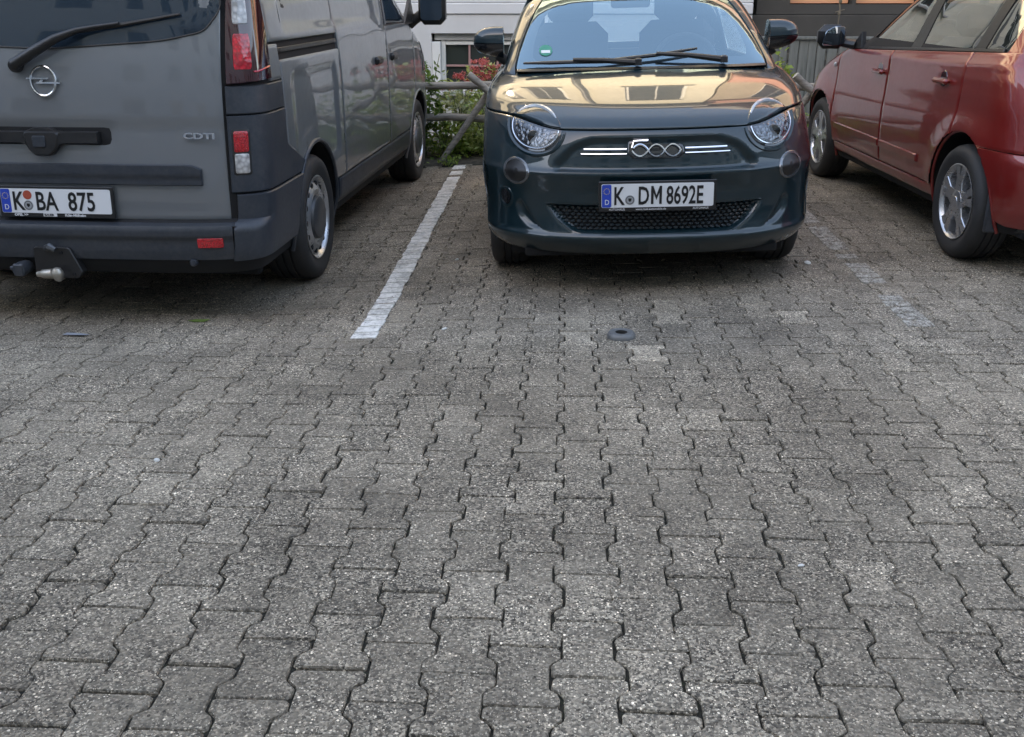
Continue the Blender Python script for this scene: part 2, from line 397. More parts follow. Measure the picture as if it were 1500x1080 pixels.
class Shell:
    """levels z: near end offset n, half width w, corner exponent p, corner length c; far end offset m, exponent q, corner length e"""
    def __init__(s, tab):
        z = [t[0] for t in tab]; s.z = z
        s.n, s.w, s.p, s.c, s.m, s.q, s.e = [pchip(z, [t[i] for t in tab]) for i in range(1, 8)]
    def end(s, x, z, off=0):
        w, p, n, c = s.w(z), s.p(z), s.n(z), s.c(z); r = min(abs(x) / w, .9999)
        return n + c - c * (1 - r ** p) ** (1 / p)
    def side(s, y, z):
        w, p, n, c = s.w(z), s.p(z), s.n(z), s.c(z)
        if y < n + c:
            r = min(max((n + c - y) / c, 0), 1); return w * max(1 - r ** p, 0) ** (1 / p)
        m_, q, e = s.m(z), s.q(z), s.e(z)
        if y > m_ - e:
            r = min(max((y - m_ + e) / e, 0), 1); return w * max(1 - r ** q, 0) ** (1 / q)
        return w
    def E(s, x, z): return np.array((x, s.end(x, z), z))
    def SD(s, sg): return lambda y, z: np.array((sg * s.side(y, z), y, z))
    def L(s, u, z):
        w, p, n, c = s.w(z), s.p(z), s.n(z), s.c(z)
        if abs(u) <= 1:
            t = u * math.pi / 2
            return np.array((math.copysign(w * abs(math.sin(t)) ** (2 / p), u), n + c - c * abs(math.cos(t)) ** (2 / p), z))
        y = n + c + abs(u) - 1
        return np.array((math.copysign(s.side(y, z), u), y, z))
    def u_of_x(s, x, z):
        r = min(abs(x) / s.w(z), 1); return math.copysign(math.asin(r ** (s.p(z) / 2)) / (math.pi / 2), x)
    def u_of_y(s, y, z):
        n, c = s.n(z), s.c(z)
        if y >= n + c: return 1 + y - n - c
        r = min(max((n + c - y) / c, 0), 1); return math.acos(r ** (s.p(z) / 2)) / (math.pi / 2)
    def ring(s, z, ne=28, ns=60, nf=14):
        """closed outline at height z"""
        P = [s.L(-1 + 2 * k / ne, z) for k in range(ne + 1)]
        y0 = s.n(z) + s.c(z); y1 = s.m(z) - s.e(z); w = s.w(z); q = s.q(z); e = s.e(z); m_ = s.m(z)
        P += [np.array((w, y0 + (y1 - y0) * k / ns, z)) for k in range(1, ns)]
        for k in range(nf + 1):
            t = math.pi / 2 - math.pi * k / nf
            P.append(np.array((math.copysign(w * abs(math.sin(t)) ** (2 / q), math.sin(t)), m_ - e + e * abs(math.cos(t)) ** (2 / q), z)))
        P += [np.array((-w, y1 + (y0 - y1) * k / ns, z)) for k in range(1, ns)]
        return P
CEN = np.array((0, 2.0, .45))
def nrm(M, a, b, ea=1e-3, eb=1e-3, cen=CEN):
    p = M(a, b); n = np.cross(M(a + ea, b) - M(a - ea, b), M(a, b + eb) - M(a, b - eb)); l = np.linalg.norm(n)
    if l < 1e-12: n = p - cen; l = np.linalg.norm(n)
    n = n / l
    return p, (n if n @ (p - cen) > 0 else -n)
def cut_circle(V, F, circ):
    """remove what lies inside a wheel arch (in side view) and pull the rim onto the circle"""
    for (yc, zc, rr, sg) in circ:
        ins = [((v[1] - yc) ** 2 + (v[2] - zc) ** 2 < rr * rr) and v[0] * sg > .35 for v in V]
        F = [f for f in F if sum(ins[i] for i in f) < len(f) * .75]
        for i in set(i for f in F for i in f):
            if ins[i]:
                v = V[i]; d = math.hypot(v[1] - yc, v[2] - zc) + 1e-9; k = rr / d
                V[i] = (v[0], yc + (v[1] - yc) * k, zc + (v[2] - zc) * k)
    used = sorted(set(i for f in F for i in f)); mp = {j: i for i, j in enumerate(used)}
    return [V[i] for i in used], [tuple(mp[i] for i in f) for f in F]
def outward(V, F, n, i=0):
    q = [np.array(V[k]) for k in F[i]]
    return F if np.cross(q[1] - q[0], q[2] - q[0]) @ n > 0 else [tuple(reversed(f)) for f in F]
def panel(name, M, A, blo, bhi, nb, off, m, parent, depth=.014, bev=.003, cut=None, dfun=None, cen=CEN):
    """sheet over the shell: columns at A, rows from blo(a) to bhi(a); rolled border and a skirt down to the shell"""
    A = list(A); e = .004 / max(abs(A[-1] - A[0]), 1e-6)
    A = [A[0], A[0] + (A[-1] - A[0]) * min(e, .02)] + A[1:-1] + [A[-1] - (A[-1] - A[0]) * min(e, .02), A[-1]]
    na = len(A); V = []; F = []
    for i, a in enumerate(A):
        l, h = blo(a), bhi(a); eb = min(.004 / max(abs(h - l), 1e-6), .1)
        T = [0, eb] + [k / nb for k in range(1, nb)] + [1 - eb, 1]
        for j, t in enumerate(T):
            b = l + (h - l) * t; p, n = nrm(M, a, b, cen=cen)
            edge = i in (0, na - 1) or j in (0, len(T) - 1)
            o = off - (bev if edge else 0) + (dfun(p) if dfun else 0)
            V.append(p + n * o)
    nt = nb + 3
    for i in range(na - 1):
        for j in range(nt - 1): F.append((i * nt + j, (i + 1) * nt + j, (i + 1) * nt + j + 1, i * nt + j + 1))
    bd = [i * nt for i in range(na)] + [(na - 1) * nt + j for j in range(1, nt)] + [i * nt + nt - 1 for i in range(na - 2, -1, -1)] + [j for j in range(nt - 2, 0, -1)]
    k0 = len(V)
    bp = [(A[i // nt], None) for i in bd]
    for i in bd:
        a = A[i // nt]; l, h = blo(a), bhi(a); eb = min(.004 / max(abs(h - l), 1e-6), .1); T = [0, eb] + [k / nb for k in range(1, nb)] + [1 - eb, 1]
        p, n = nrm(M, a, l + (h - l) * T[i % nt], cen=cen); V.append(V[i] - n * depth)
    for k in range(len(bd)): F.append((bd[k], bd[(k + 1) % len(bd)], k0 + (k + 1) % len(bd), k0 + k))
    F = outward(V, F, nrm(M, A[1], blo(A[1]) + (bhi(A[1]) - blo(A[1])) * .3, cen=cen)[1], nt + 1)
    V = [tuple(v) for v in V]
    if cut: V, F = cut_circle(V, F, cut)
    return mesh(name, V, F, m, parent)
def poly(name, M, P, off, m, parent, depth=.012, bev=.003, rings=5, step=.04, dome=0, cen=CEN, hole=None):
    """patch with outline P (a, b) over the shell; hole=0..1 leaves the inner part of that size open (a ring)"""
    P = densify(P, step); c = np.mean(np.array(P), 0); N = len(P); V = []; F = []
    d = np.mean([np.linalg.norm(np.array(p) - c) for p in P])
    lo = hole if hole else 0
    T = [lo + (1 - lo) * k / rings for k in range(0 if hole else 1, rings)] + [1 - min(.004 / d, .15), 1]
    for t in T:
        for q in P:
            a, b = c + (np.array(q) - c) * t; p, n = nrm(M, a, b, cen=cen); V.append(p + n * (off - (bev if t == 1 else 0) + dome * (1 - t * t)))
    for i in range(len(T) - 1):
        for k in range(N): F.append((i * N + k, i * N + (k + 1) % N, (i + 1) * N + (k + 1) % N, (i + 1) * N + k))
    k0 = len(V); o = (len(T) - 1) * N
    for q in P: p, n = nrm(M, *q, cen=cen); V.append(p + n * (off - bev - depth))
    for k in range(N): F.append((o + k, o + (k + 1) % N, k0 + (k + 1) % N, k0 + k))
    if hole:
        k1 = len(V)
        for q in P:
            a, b = c + (np.array(q) - c) * lo; p, n = nrm(M, a, b, cen=cen); V.append(p + n * (off - depth))
        for k in range(N): F.append((k, (k + 1) % N, k1 + (k + 1) % N, k1 + k))
    else:
        p, n = nrm(M, *c, cen=cen); V.append(p + n * (off + dome)); k1 = len(V) - 1
        for k in range(N): F.append((k, (k + 1) % N, k1))
    F = outward(V, F, nrm(M, *(c + (np.array(P[0]) - c) * (T[0] + T[1]) / 2), cen=cen)[1])
    return mesh(name, V, F, m, parent)
def strip_tube(name, M, pts, off, r, m, parent, n=6, cen=CEN):
    P = []
    for a, b in pts: p, q = nrm(M, a, b, cen=cen); P.append(p + q * off)
    b = MB(); b.tube(P, r, n); return b.build(name, m, parent)
def shell_mesh(name, sh, zs, m, parent, circ, off=.008, bottom=True, top=True):
    V = []; F = []; N = None
    for z in zs:
        P = sh.ring(z, 40, 110, 20); N = len(P); c = np.mean(P, 0)
        for p in P:
            d = p - np.array((0, np.clip(p[1], 1.0, 3.0), p[2])); l = np.linalg.norm(d) + 1e-9; V.append(tuple(p - d / l * off))
    for i in range(len(zs) - 1):
        for k in range(N): F.append((i * N + k, i * N + (k + 1) % N, (i + 1) * N + (k + 1) % N, (i + 1) * N + k))
    V, F = cut_circle(V, F, circ)
    if bottom or top:
        pass
    o = mesh(name, V, F, m, parent)
    return o
def arch(parent, yc, zc, rr, sg, sh, m, lipm, lip=.012, ins=.34):
    """dark wheel house plus a rolled lip round the opening"""
    P = []
    for k in range(25):
        a = R(-14 + 208 * k / 24); y, z = yc + rr * math.cos(a), zc + rr * math.sin(a); P.append((y, z))
    V = []; F = []
    for y, z in P:
        x = sh.side(y, max(z, sh.z[0])); V += [(sg * (x - .004), y, z), (sg * (x - ins), y, z)]
    for k in range(len(P) - 1): F.append((2 * k, 2 * k + 1, 2 * k + 3, 2 * k + 2))
    k0 = len(V); V.append((sg * (sh.w(zc) - ins), yc, zc)); 
    for k in range(len(P) - 1): F.append((2 * k + 1, k0, 2 * k + 3))
    mesh('wheel_arch', V, F, m, parent)
    b = MB(); b.tube([(sg * (sh.side(y, max(z, sh.z[0])) - .002), y, z) for y, z in P], lip, 8); b.build('arch_lip', lipm, parent)
def wheel(parent, x, y, r, wd, sg, style, camber=0):
    """x: outer face of the tyre, sg: outward direction"""
    rr = r * .64; b = MB()
    # rim barrel and disc
    prof = [(rr * 1.0, -wd * .9), (rr * .93, -wd * .5), (rr * .95, -.02), (rr * 1.02, -.006), (rr * 1.045, .002), (rr * 1.02, .004), (rr * .97, -.006)]
    if style == 'steel': prof += [(rr * .93, -.030), (rr * .84, -.012), (rr * .70, .004), (rr * .60, -.002), (rr * .55, -.012), (.001, -.012)]
    else: prof += [(rr * .94, -.05), (rr * .9, -.10)]
    if style != 'steel':
        k_ = MB(); k_.lathe([(rr * .9, -.10), (.001, -.11)], 'x', (x, y, r), 32, sg)
    b.lathe(prof, 'x', (x, y, r), 48, sg)
    w = b.build('wheel', 'silver' if style == 'steel' else ('silver' if style == 'alloy' else 'grey_rim'), parent)
    if style != 'steel': k_.build('wheel_back', 'void', w)  # black disc put behind the spokes so their openings look shaded
    t = MB(); sh = wd / 2
    tp = [(rr * 1.0, -wd), (r * .80, -wd * 1.03), (r * .93, -wd * 1.0), (r * .985, -wd * .9), (r, -wd * .78)]
    for g in (.70, .5, .3): tp += [(r, -wd * (g + .05)), (r * .972, -wd * (g + .04)), (r * .972, -wd * (g + .005)), (r, -wd * (g - .005))]
    tp += [(r, -wd * .2), (r * .985, -wd * .085), (r * .94, .004), (r * .86, .014), (r * .80, .013), (r * .745, .006), (r * .70, .001), (rr * 1.04, -.004), (rr * 1.0, -.02)]
    t.lathe(tp, 'x', (x, y, r), 64, sg); t.build('tyre', 'rubber', w)
    if style == 'steel':
        h = MB()
        for k in range(14):
            a = 2 * math.pi * k / 14; cy, cz = y + rr * .83 * math.cos(a), r + rr * .83 * math.sin(a)
            h.lathe([(.0005, -.0055), (.014, -.006), (.0165, -.009), (.0165, -.02)], 'x', (x, cy, cz), 10, sg)
        h.build('vent_hole', 'void', w)
        h = MB(); h.lathe([(rr * .54, -.014), (rr * .52, .010), (rr * .46, .018), (rr * .2, .022), (.0005, .023)], 'x', (x, y, r), 40, sg); h.build('hub_cap', 'grey_rim', w)
    elif style == 'alloy':
        def MM(ang):
            ca, sa = math.cos(ang), math.sin(ang)
            return lambda a, q, d: (x + sg * d, y + q * ca - a * sa, r + q * sa + a * ca)
        for k in range(5):
            an = R(90 + 72 * k); f = MM(an)
            s_ = MB()
            s_.prism([(-.045, .05), (-.034, rr * .55), (-.062, rr * .97), (-.012, rr * .99), (0, rr * .60), (.012, rr * .99), (.062, rr * .97), (.034, rr * .55), (.045, .05)], f, -.055, -.004, .004)
            s_.build('spoke', 'silver', w, ang=25)
            s2 = MB(); s2.lathe([(.008, -.02), (.008, -.003), (.0005, -.002)], 'x', (x, y + .048 * math.cos(an + .6), r + .048 * math.sin(an + .6)), 8, sg); s2.build('wheel_nut', 'grey_rim', w)
        h = MB(); h.lathe([(.062, -.05), (.060, -.002), (.052, .001), (.030, .003), (.027, .006), (.0005, .007)], 'x', (x, y, r), 32, sg); h.build('hub_cap', 'silver', w)
        h = MB(); h.lathe([(rr * .55, -.09), (rr * .55, -.075), (.05, -.072)], 'x', (x, y, r), 32, sg); h.build('brake_disc', 'grey_rim', w)
    else:
        for k in range(8):
            an = R(22 + 45 * k); ca, sa = math.cos(an), math.sin(an)
            f = lambda a, q, d: (x + sg * d, y + q * ca - a * sa, r + q * sa + a * ca)
            s_ = MB(); s_.prism([(-.03, .04), (-.022, rr * .97), (.022, rr * .97), (.03, .04)], f, -.05, -.006, .004); s_.build('spoke', 'silver', w)
    return w
def number_plate(parent, cx, y, cz, lines, tilt=0, holder=True, wd=.52, ht=.11, seals=()):
    """European plate facing -y; lines: (text, x position of its left edge, x scale)"""
    o = MB(); o.box((0, .006, -.004), (wd + .026, .014, ht + .032), .003)
    root = o.build('number_plate', 'black_plastic', parent); root.location = (cx, y, cz); root.rotation_euler = (tilt, 0, 0)
    b = MB(); b.prism(rrect(-wd / 2, wd / 2, -ht / 2, ht / 2, .008), lambda a, q, d: (a, -d, q), -.003, .0035, .001); b.build('plate_face', 'white_plate', root)
    b = MB(); b.prism(rrect(-wd / 2 + .002, -wd / 2 + .046, -ht / 2 + .002, ht / 2 - .002, .007), lambda a, q, d: (a, -d, q), .002, .0042); b.build('country_band', 'plate_blue', root)
    text('country_letter', 'D', 'print_white', root, .034, (-wd / 2 + .014, -.0052, -.040), (R(90), 0, 0), .9)
    st = MB()
    for k in range(12):
        a = 2 * math.pi * k / 12; st.box((-wd / 2 + .024 + .0135 * math.cos(a), -.0048, .022 + .0135 * math.sin(a)), (.003, .001, .003))
    st.build('star_ring', 'sticker_yellow', root, False)
    for (s, x0, sx) in lines:
        if s == 'M':
            w_, h_, k_ = .050, .084, .0115; q = MB()
            q.prism([(0, 0), (k_, 0), (k_, h_ * .62), (w_ / 2, h_ * .22), (w_ - k_, h_ * .62), (w_ - k_, 0), (w_, 0), (w_, h_), (w_ - k_ * .9, h_), (w_ / 2, h_ * .48), (k_ * .9, h_), (0, h_)], lambda a, e, d: (x0 + a, -d, e - .0405), .004, .0054); q.build('plate_letter', 'plate_ink', root, False)
        else: text('plate_letter', s, 'plate_ink', root, .118, (x0, -.0048, -.0405), (R(90), 0, 0), sx, .0018)
    for (sx, sz, r_, mm) in seals:
        b = MB(); b.lathe([(r_, .002), (r_, .0048), (r_ * .6, .005), (.0005, .005)], 'y', (sx, 0, sz), 24, -1); b.build('seal', mm, root)
        if mm == 'badge_grey':
            b = MB(); b.prism([(sx - .007, sz + .008), (sx + .007, sz + .008), (sx + .007, sz - .002), (sx, sz - .009), (sx - .007, sz - .002)], lambda a, q, d: (a, -d, q), .004, .0058); b.build('seal_crest', 'plate_ink', root)
            b = MB(); b.lathe([(r_ * .88, .0048), (r_ * .86, .0056), (r_ * .74, .0056), (r_ * .72, .0048)], 'y', (sx, 0, sz), 24, -1); b.build('seal_ring', 'grey_rim', root)
    return root
m = MT['sticker_yellow'] = mat('sticker_yellow', (.75, .55, .05), .5)
m = MT['grille_dark'] = mat('grille_dark', (.014, .024, .030), .3, 0, .5)
m = MT['lamp_dark'] = mat('lamp_dark', (.03, .034, .038), .08, .2, 1)
m = MT['dash_grey'] = mat('dash_grey', (.06, .065, .072), .65)
MT['screen_glass'] = glass('screen_glass', (.80, .90, .92), 0, .31, (.68, .92, 1.0))  # reflectance raised and tinted blue to stand in for a brighter sky
m = MT['light_guide_glint'] = mat('light_guide_glint', (.40, .43, .45), .25, 0, 1)  # lamp strip colour, kept pale to carry the sky glint as well
m = MT['satin_grey'] = mat('satin_grey', (.22, .23, .24), .25, .8)

# ------------------------------------------------------------------ ground
_gx = pchip([-9, -3.5, -1.6, -1.2, -.3, .45, 1.2, 2.0, 5, 9], [-.125, -.122, -.12, -.108, -.052, -.03, -.010, 0, .004, .004])
def ground_z(x, y):
    t = min(max((y - 2.4) / 2.6, 0), 1); t = t * t * (3 - 2 * t)
    return _gx(x) * t
V = []; F = []
xs = [-60, -30, -15, -9] + [-7 + .35 * k for k in range(41)] + [9, 15, 30, 60]
ys = [-60, -30, -12, -4, -1] + [.5 + .35 * k for k in range(30)] + [11.5, 14, 25, 60]
for x in xs:
    for y in ys: V.append((x, y, ground_z(x, y) - .0090))
ny = len(ys)
for i in range(len(xs) - 1):
    for j in range(ny - 1): F.append((i * ny + j, (i + 1) * ny + j, (i + 1) * ny + j + 1, i * ny + j + 1))
ground = tag(mesh('ground', V, F, 'joint_sand'), 'sandy bed of the paved car park', None, None, 'structure')
# one double-T stone: 20 cm long, flanges 16 cm, waist 11 cm, chamfered
PX, PY = .140, .200
def stone_outline(ins=0, jit=None):
    Ww, Wf, L = .0550 - ins, .0812 - ins, .0979 - ins
    q = [(Ww, .035), (Ww + .005, .0435), (Wf - .006, .0565), (Wf, .065), (Wf - .001, L - .006), (Wf - .008, L)]
    P = q + [(-x, y) for x, y in reversed(q)] + [(-x, -y) for x, y in q] + [(x, -y) for x, y in reversed(q)]
    return P
def stone_mesh(k):
    g = random.Random(k); o = stone_outline(); t = stone_outline(.0022); n = len(o)
    jx = [g.uniform(-.0016, .0016) for _ in o]; jy = [g.uniform(-.0012, .0012) for _ in o]
    chips = {g.randrange(n): g.uniform(.002, .006) for _ in range(2)}
    V = []
    for i, (x, y) in enumerate(t):
        s = 1 - chips.get(i, 0) * 8; V.append((x * s + jx[i], y * s + jy[i], g.uniform(-.0012, .0006)))
    V += [(x + jx[i], y + jy[i], -.0055 + g.uniform(-.001, .001)) for i, (x, y) in enumerate(o)]
    V += [(x + jx[i], y + jy[i], -.03) for i, (x, y) in enumerate(o)]
    F = [tuple(range(n))] + [(i, n + i, n + (i + 1) % n, (i + 1) % n) for i in range(n)] + [(n + i, 2 * n + i, 2 * n + (i + 1) % n, n + (i + 1) % n) for i in range(n)]
    return V, F
stone_meshes = []
for k in range(6):
    V, F = stone_mesh(k); me = bpy.data.meshes.new('paver_stone'); me.from_pydata(V, [], F); me.update(); me.materials.append(MT['paver']); stone_meshes.append(me)
stone_raw = [stone_mesh(k) for k in range(6)]
X0 = .076          # a column centre
spots = []
for i in range(-52, 53):
    for j in range(3, 50):
        x = X0 + i * PX; y = j * PY + (PY / 2 if i % 2 else 0) + .035
        if y > 9.02 or y < .75: continue
        if abs(x + .05 * y * .9) > 1.35 + .66 * y: continue
        spots.append((x, y))
pale = {}
def pale_at(x, y, c):
    q = min(spots, key=lambda s: (s[0] - x) ** 2 + (s[1] - y) ** 2); pale[q] = c
for (x, y, c) in [(.13, 4.02, 1.45), (.27, 3.86, 1.6), (.13, 4.25, 1.2), (.42, 4.30, 1.5), (.55, 4.32, 1.45), (.42, 4.52, 1.35), (1.0, 4.45, 1.45), (1.02, 4.25, 1.5), (1.13, 4.05, 1.25), (.95, 4.7, 1.3), (-.05, 2.5, 1.25), (-.45, 2.6, 1.2), (.75, 2.15, 1.2), (-.30, 3.1, 1.2), (1.2, 2.6, 1.2), (-.9, 1.9, 1.2)]:
    pale_at(x, y, c)
def in_view(x, y):
    D = y * .935 + .48; X = x * 1.0 + y * .0517
    return y > 1.36 and abs(X) < .56 * D
near = sorted([s for s in spots if in_view(*s)], key=lambda s: math.hypot(s[0] * .6, s[1]))
single = set(near[:300 - len([q for q in pale if q not in set(near[:284])])]) | set(pale)
bm_V = []; bm_F = []; base = None
for (x, y) in spots:
    g = rng; k = g.randrange(6); z = ground_z(x, y) + g.gauss(0, .0011)
    rx, ry, rz = g.gauss(0, .007), g.gauss(0, .007) + (ground_z(x - .07, y) - ground_z(x + .07, y)) / .14, g.gauss(0, .009) + (math.pi if g.random() < .5 else 0)
    rx += (ground_z(x, y + .1) - ground_z(x, y - .1)) / .2
    dx, dy = g.gauss(0, .0012), g.gauss(0, .0014)
    if (x, y) in single:
        o = bpy.data.objects.new('paver_stone', stone_meshes[k]); COL.objects.link(o); o.parent = ground
        o.location = (x + dx, y + dy, z); fl_ = -1 if abs(rz) > 2 else 1; o.rotation_euler = (rx * fl_, ry * fl_, rz); c = pale.get((x, y), 1.0); o.color = (c, c, c * .99, 1)
    else:
        Vr, Fr = stone_raw[k]; ca, sa = math.cos(rz), math.sin(rz); b0 = len(bm_V)
        for (a, b, h) in Vr:
            X, Y = a * ca - b * sa, a * sa + b * ca; bm_V.append((x + dx + X, y + dy + Y, z + h + Y * math.tan(rx) - X * math.tan(ry)))
        bm_F += [tuple(q + b0 for q in f) for f in Fr]
fld = mesh('paver_stone_field', bm_V, bm_F, 'paver', ground, False); fld['kind'] = 'stuff'
# plain paving beyond the laid stones (seen only in reflections)
V = []; F = []
for (x0, x1, y0, y1) in [(-40, 40, -40, .7), (-40, -7.6, .7, 9.0), (7.6, 40, .7, 9.0)]:
    k = len(V); V += [(x0, y0, ground_z(x0, y0) - .002), (x1, y0, ground_z(x1, y0) - .002), (x1, y1, ground_z(x1, y1) - .002), (x0, y1, ground_z(x0, y1) - .002)]; F.append((k, k + 1, k + 2, k + 3))
tag(mesh('pavement', V, F, 'paver', None, False), 'grey paving of the yard beyond the parking bays', None, None, 'structure')

# ------------------------------------------------------------------ painted bay lines (one short bar on every stone they cross)
def bay_line(name, label, x_at, y0, y1, w, m, keep, kind='structure', seed=1):
    g = random.Random(seed); b = MB(); y = y0; jn = PY / 2
    n = int((y1 - y0) / jn)
    for k in range(n):
        a, c = y0 + k * jn + .0075, y0 + (k + 1) * jn - .006
        if g.random() > keep(a): continue
        xc = x_at((a + c) / 2); wl_, wr_ = w / 2 + g.uniform(-.006, .004), w / 2 + g.uniform(-.006, .004)
        P = [(xc - wl_, a + .004), (xc - wl_ + .006, a), (xc + wr_ - .006, a), (xc + wr_, a + .004), (xc + wr_ + g.uniform(-.004, .003), (a + c) / 2), (xc + wr_, c - .004), (xc + wr_ - .005, c), (xc - wl_ + .005, c), (xc - wl_, c - .004), (xc - wl_ + g.uniform(-.003, .004), (a + c) / 2)]
        b.prism(P, lambda p, q, d: (p, q, ground_z(p, q) + d), -.004, .0045 + g.uniform(-.0006, .0006), .0015)
    o = b.build(name, m, None, False); tag(o, label, None, None, kind)
bay_line('parking_line', 'white painted bay line between the grey van and the teal car', lambda y: -.868 - .0135 * (y - 4.1), 4.07, 9.0, .112, 'road_paint', lambda y: 1 if y < 8.3 else .5)
bay_line('worn_parking_line', 'worn remains of a white bay line between the teal and the red car', lambda y: 1.575 + .004 * (y - 4.2), 4.18, 8.9, .115, 'worn_paint', lambda y: .85 if y < 5.0 else (.55 if y < 5.7 else .9), 'structure', 5)

# ------------------------------------------------------------------ small things on the paving
gz = ground_z(.262, 4.05)
so = empty('post_socket', (.262, 4.05, gz), 'grey plastic post socket with a round hole, set in the paving', 'post socket')
b = MB(); b.lathe([(.034, -.01), (.030, .012), (.026, .016), (.052, .017), (.057, .012), (.062, .002), (.062, -.02)], 'z', (0, 0, .006), 28); b.lathe([(.034, -.02), (.0005, -.021)], 'z', (0, 0, .006), 28); b.build('collar', 'galv', so)
b = MB(); b.lathe([(.031, -.012), (.0005, -.012)], 'z', (0, 0, .016), 24); b.build('socket_hole', 'void', so)
def flake(name, label, cat, x, y, P, m, up=.012):
    z = ground_z(x, y); n = len(P); g = random.Random(int(x * 991))
    V = [(0, 0, up)] + [(p, q, .004 + g.uniform(0, up)) for p, q in P]; V2 = [(a, b_, c - .0015) for a, b_, c in V]
    F = [(0, 1 + k, 1 + (k + 1) % n) for k in range(n)] + [(n + 1, n + 2 + (k + 1) % n, n + 2 + k) for k in range(n)] + [(1 + k, n + 2 + k, n + 2 + (k + 1) % n, 1 + (k + 1) % n) for k in range(n)]
    o = mesh(name, V + V2, F, m); o.location = (x, y, z + .002); tag(o, label, cat); return o
flake('fallen_leaf', 'single green fallen leaf on the paving behind the grey van', 'leaf', -1.723, 4.40, [(-.05, -.004), (-.02, .02), (.02, .024), (.055, .008), (.03, -.016), (-.015, -.02)], 'leaf_mid')
flake('paper_scrap', 'small bluish scrap of paper on the paving behind the grey van', 'litter', -2.19, 4.12, [(-.05, -.012), (-.045, .018), (.01, .022), (.06, .012), (.05, -.014)], 'paper_blue', .006)
for (px, py, s, lb) in [(-.52, 4.18, .011, 'tiny white pebble on the paving near the end of the white bay line'), (1.33, 5.28, .017, 'white stone chip on the paving beside the rear wheel of the red car'), (-.60, 5.5, .009, 'tiny white pebble beside the white bay line, nearer the teal car'), (-1.25, 2.72, .008, 'small pale pebble lying alone on the open paving, left side'), (.62, 2.2, .007, 'small pale pebble lying alone on the open paving, right of centre')]:
    b = MB(); b.lathe([(.0005, s * .6), (s * .6, s * .5), (s, 0), (s * .7, -s * .4)], 'z', (0, 0, 0), 7); o = b.build('pebble', 'pebble'); o.location = (px, py, ground_z(px, py) + s * .3); o.rotation_euler = (.3, .2, px * 5); o.scale = (1.3, 1, 1); tag(o, lb, 'pebble')

# ------------------------------------------------------------------ building in front: white plinth with a cellar window, yellow floors above; dark shop front to the right
WY = 10.6
bA = empty('apartment_building', (-6, WY, 0), 'pale building with white plinth, cellar window and yellow upper floors behind the rustic fence', 'building')
ox = 6.0
def wall_with_holes(name, x0, x1, z0, z1, holes, y, th, m, parent, px=0.0):
    """wall of a real thickness with openings (x0, x1, z0, z1)"""
    xs = sorted(set([x0, x1] + [h[0] for h in holes] + [h[1] for h in holes])); zs = sorted(set([z0, z1] + [h[2] for h in holes] + [h[3] for h in holes]))
    b = MB()
    inside = lambda x, z: any(h[0] < x < h[1] and h[2] < z < h[3] for h in holes)
    V = {}; 
    def vid(x, yy, z):
        k = (round(x, 4), round(yy, 4), round(z, 4))
        if k not in V: V[k] = len(V)
        return V[k]
    F = []
    nx, nz = len(xs) - 1, len(zs) - 1
    sol = [[not inside((xs[i] + xs[i + 1]) / 2, (zs[j] + zs[j + 1]) / 2) for j in range(nz)] for i in range(nx)]
    S = lambda i, j: 0 <= i < nx and 0 <= j < nz and sol[i][j]
    for i in range(nx):
        for j in range(nz):
            if not sol[i][j]: continue
            a, c, e, f = xs[i], xs[i + 1], zs[j], zs[j + 1]
            F.append([vid(a, y, e), vid(c, y, e), vid(c, y, f), vid(a, y, f)]); F.append([vid(a, y + th, e), vid(a, y + th, f), vid(c, y + th, f), vid(c, y + th, e)])
            if not S(i - 1, j): F.append([vid(a, y, e), vid(a, y, f), vid(a, y + th, f), vid(a, y + th, e)])
            if not S(i + 1, j): F.append([vid(c, y, e), vid(c, y + th, e), vid(c, y + th, f), vid(c, y, f)])
            if not S(i, j - 1): F.append([vid(a, y, e), vid(a, y + th, e), vid(c, y + th, e), vid(c, y, e)])
            if not S(i, j + 1): F.append([vid(a, y, f), vid(c, y, f), vid(c, y + th, f), vid(a, y + th, f)])
    P = [None] * len(V)
    for k, i in V.items(): P[i] = k
    return mesh(name, P, F, m, parent, False)
def window(parent, x0, x1, z0, z1, y, frame='white_frame', bars=1, cross=1, fw=.05, depth=.09, m_bar=None, name='window', sill=True):
    """frame set back in its opening; pane, glazing bars and sill are its sub-parts"""
    b = MB(); yy = y + depth
    for (c, d) in (((x0 + fw / 2, yy, (z0 + z1) / 2), (fw, .06, z1 - z0)), ((x1 - fw / 2, yy, (z0 + z1) / 2), (fw, .06, z1 - z0)), (((x0 + x1) / 2, yy, z1 - fw / 2), (x1 - x0 - 2 * fw - .002, .058, fw)), (((x0 + x1) / 2, yy, z0 + fw / 2), (x1 - x0 - 2 * fw - .002, .058, fw))): b.box(c, d, .004)
    w = b.build(name, frame, parent)
    p = MB(); p.box(((x0 + x1) / 2, yy + .012, (z0 + z1) / 2), (x1 - x0 - 2 * fw + .01, .012, z1 - z0 - 2 * fw + .01)); p.build('pane', 'window_glass', w, False)
    for k in range(bars):
        q = MB(); q.box((x0 + (x1 - x0) * (k + 1) / (bars + 1), yy - .006, (z0 + z1) / 2), (.020, .03, z1 - z0 - 2 * fw), .003); q.build('glazing_bar', m_bar or frame, w)
    for k in range(cross):
        q = MB(); q.box(((x0 + x1) / 2, yy - .008, z0 + (z1 - z0) * (k + 1) / (cross + 1)), (x1 - x0 - 2 * fw, .022, .020), .003); q.build('glazing_bar', m_bar or frame, w)
    if sill:
        s = MB(); s.box(((x0 + x1) / 2, y - .02, z0 - .018), (x1 - x0 + .12, .14, .036), .005); s.build('sill', 'stone_sill', w)
    return w
cel = [(-1.375 + ox + 0, -.35 + ox, .40, .985)] + [(x + ox, x + 1.0 + ox, .40, .985) for x in (-5.2, -8.6, -12)]
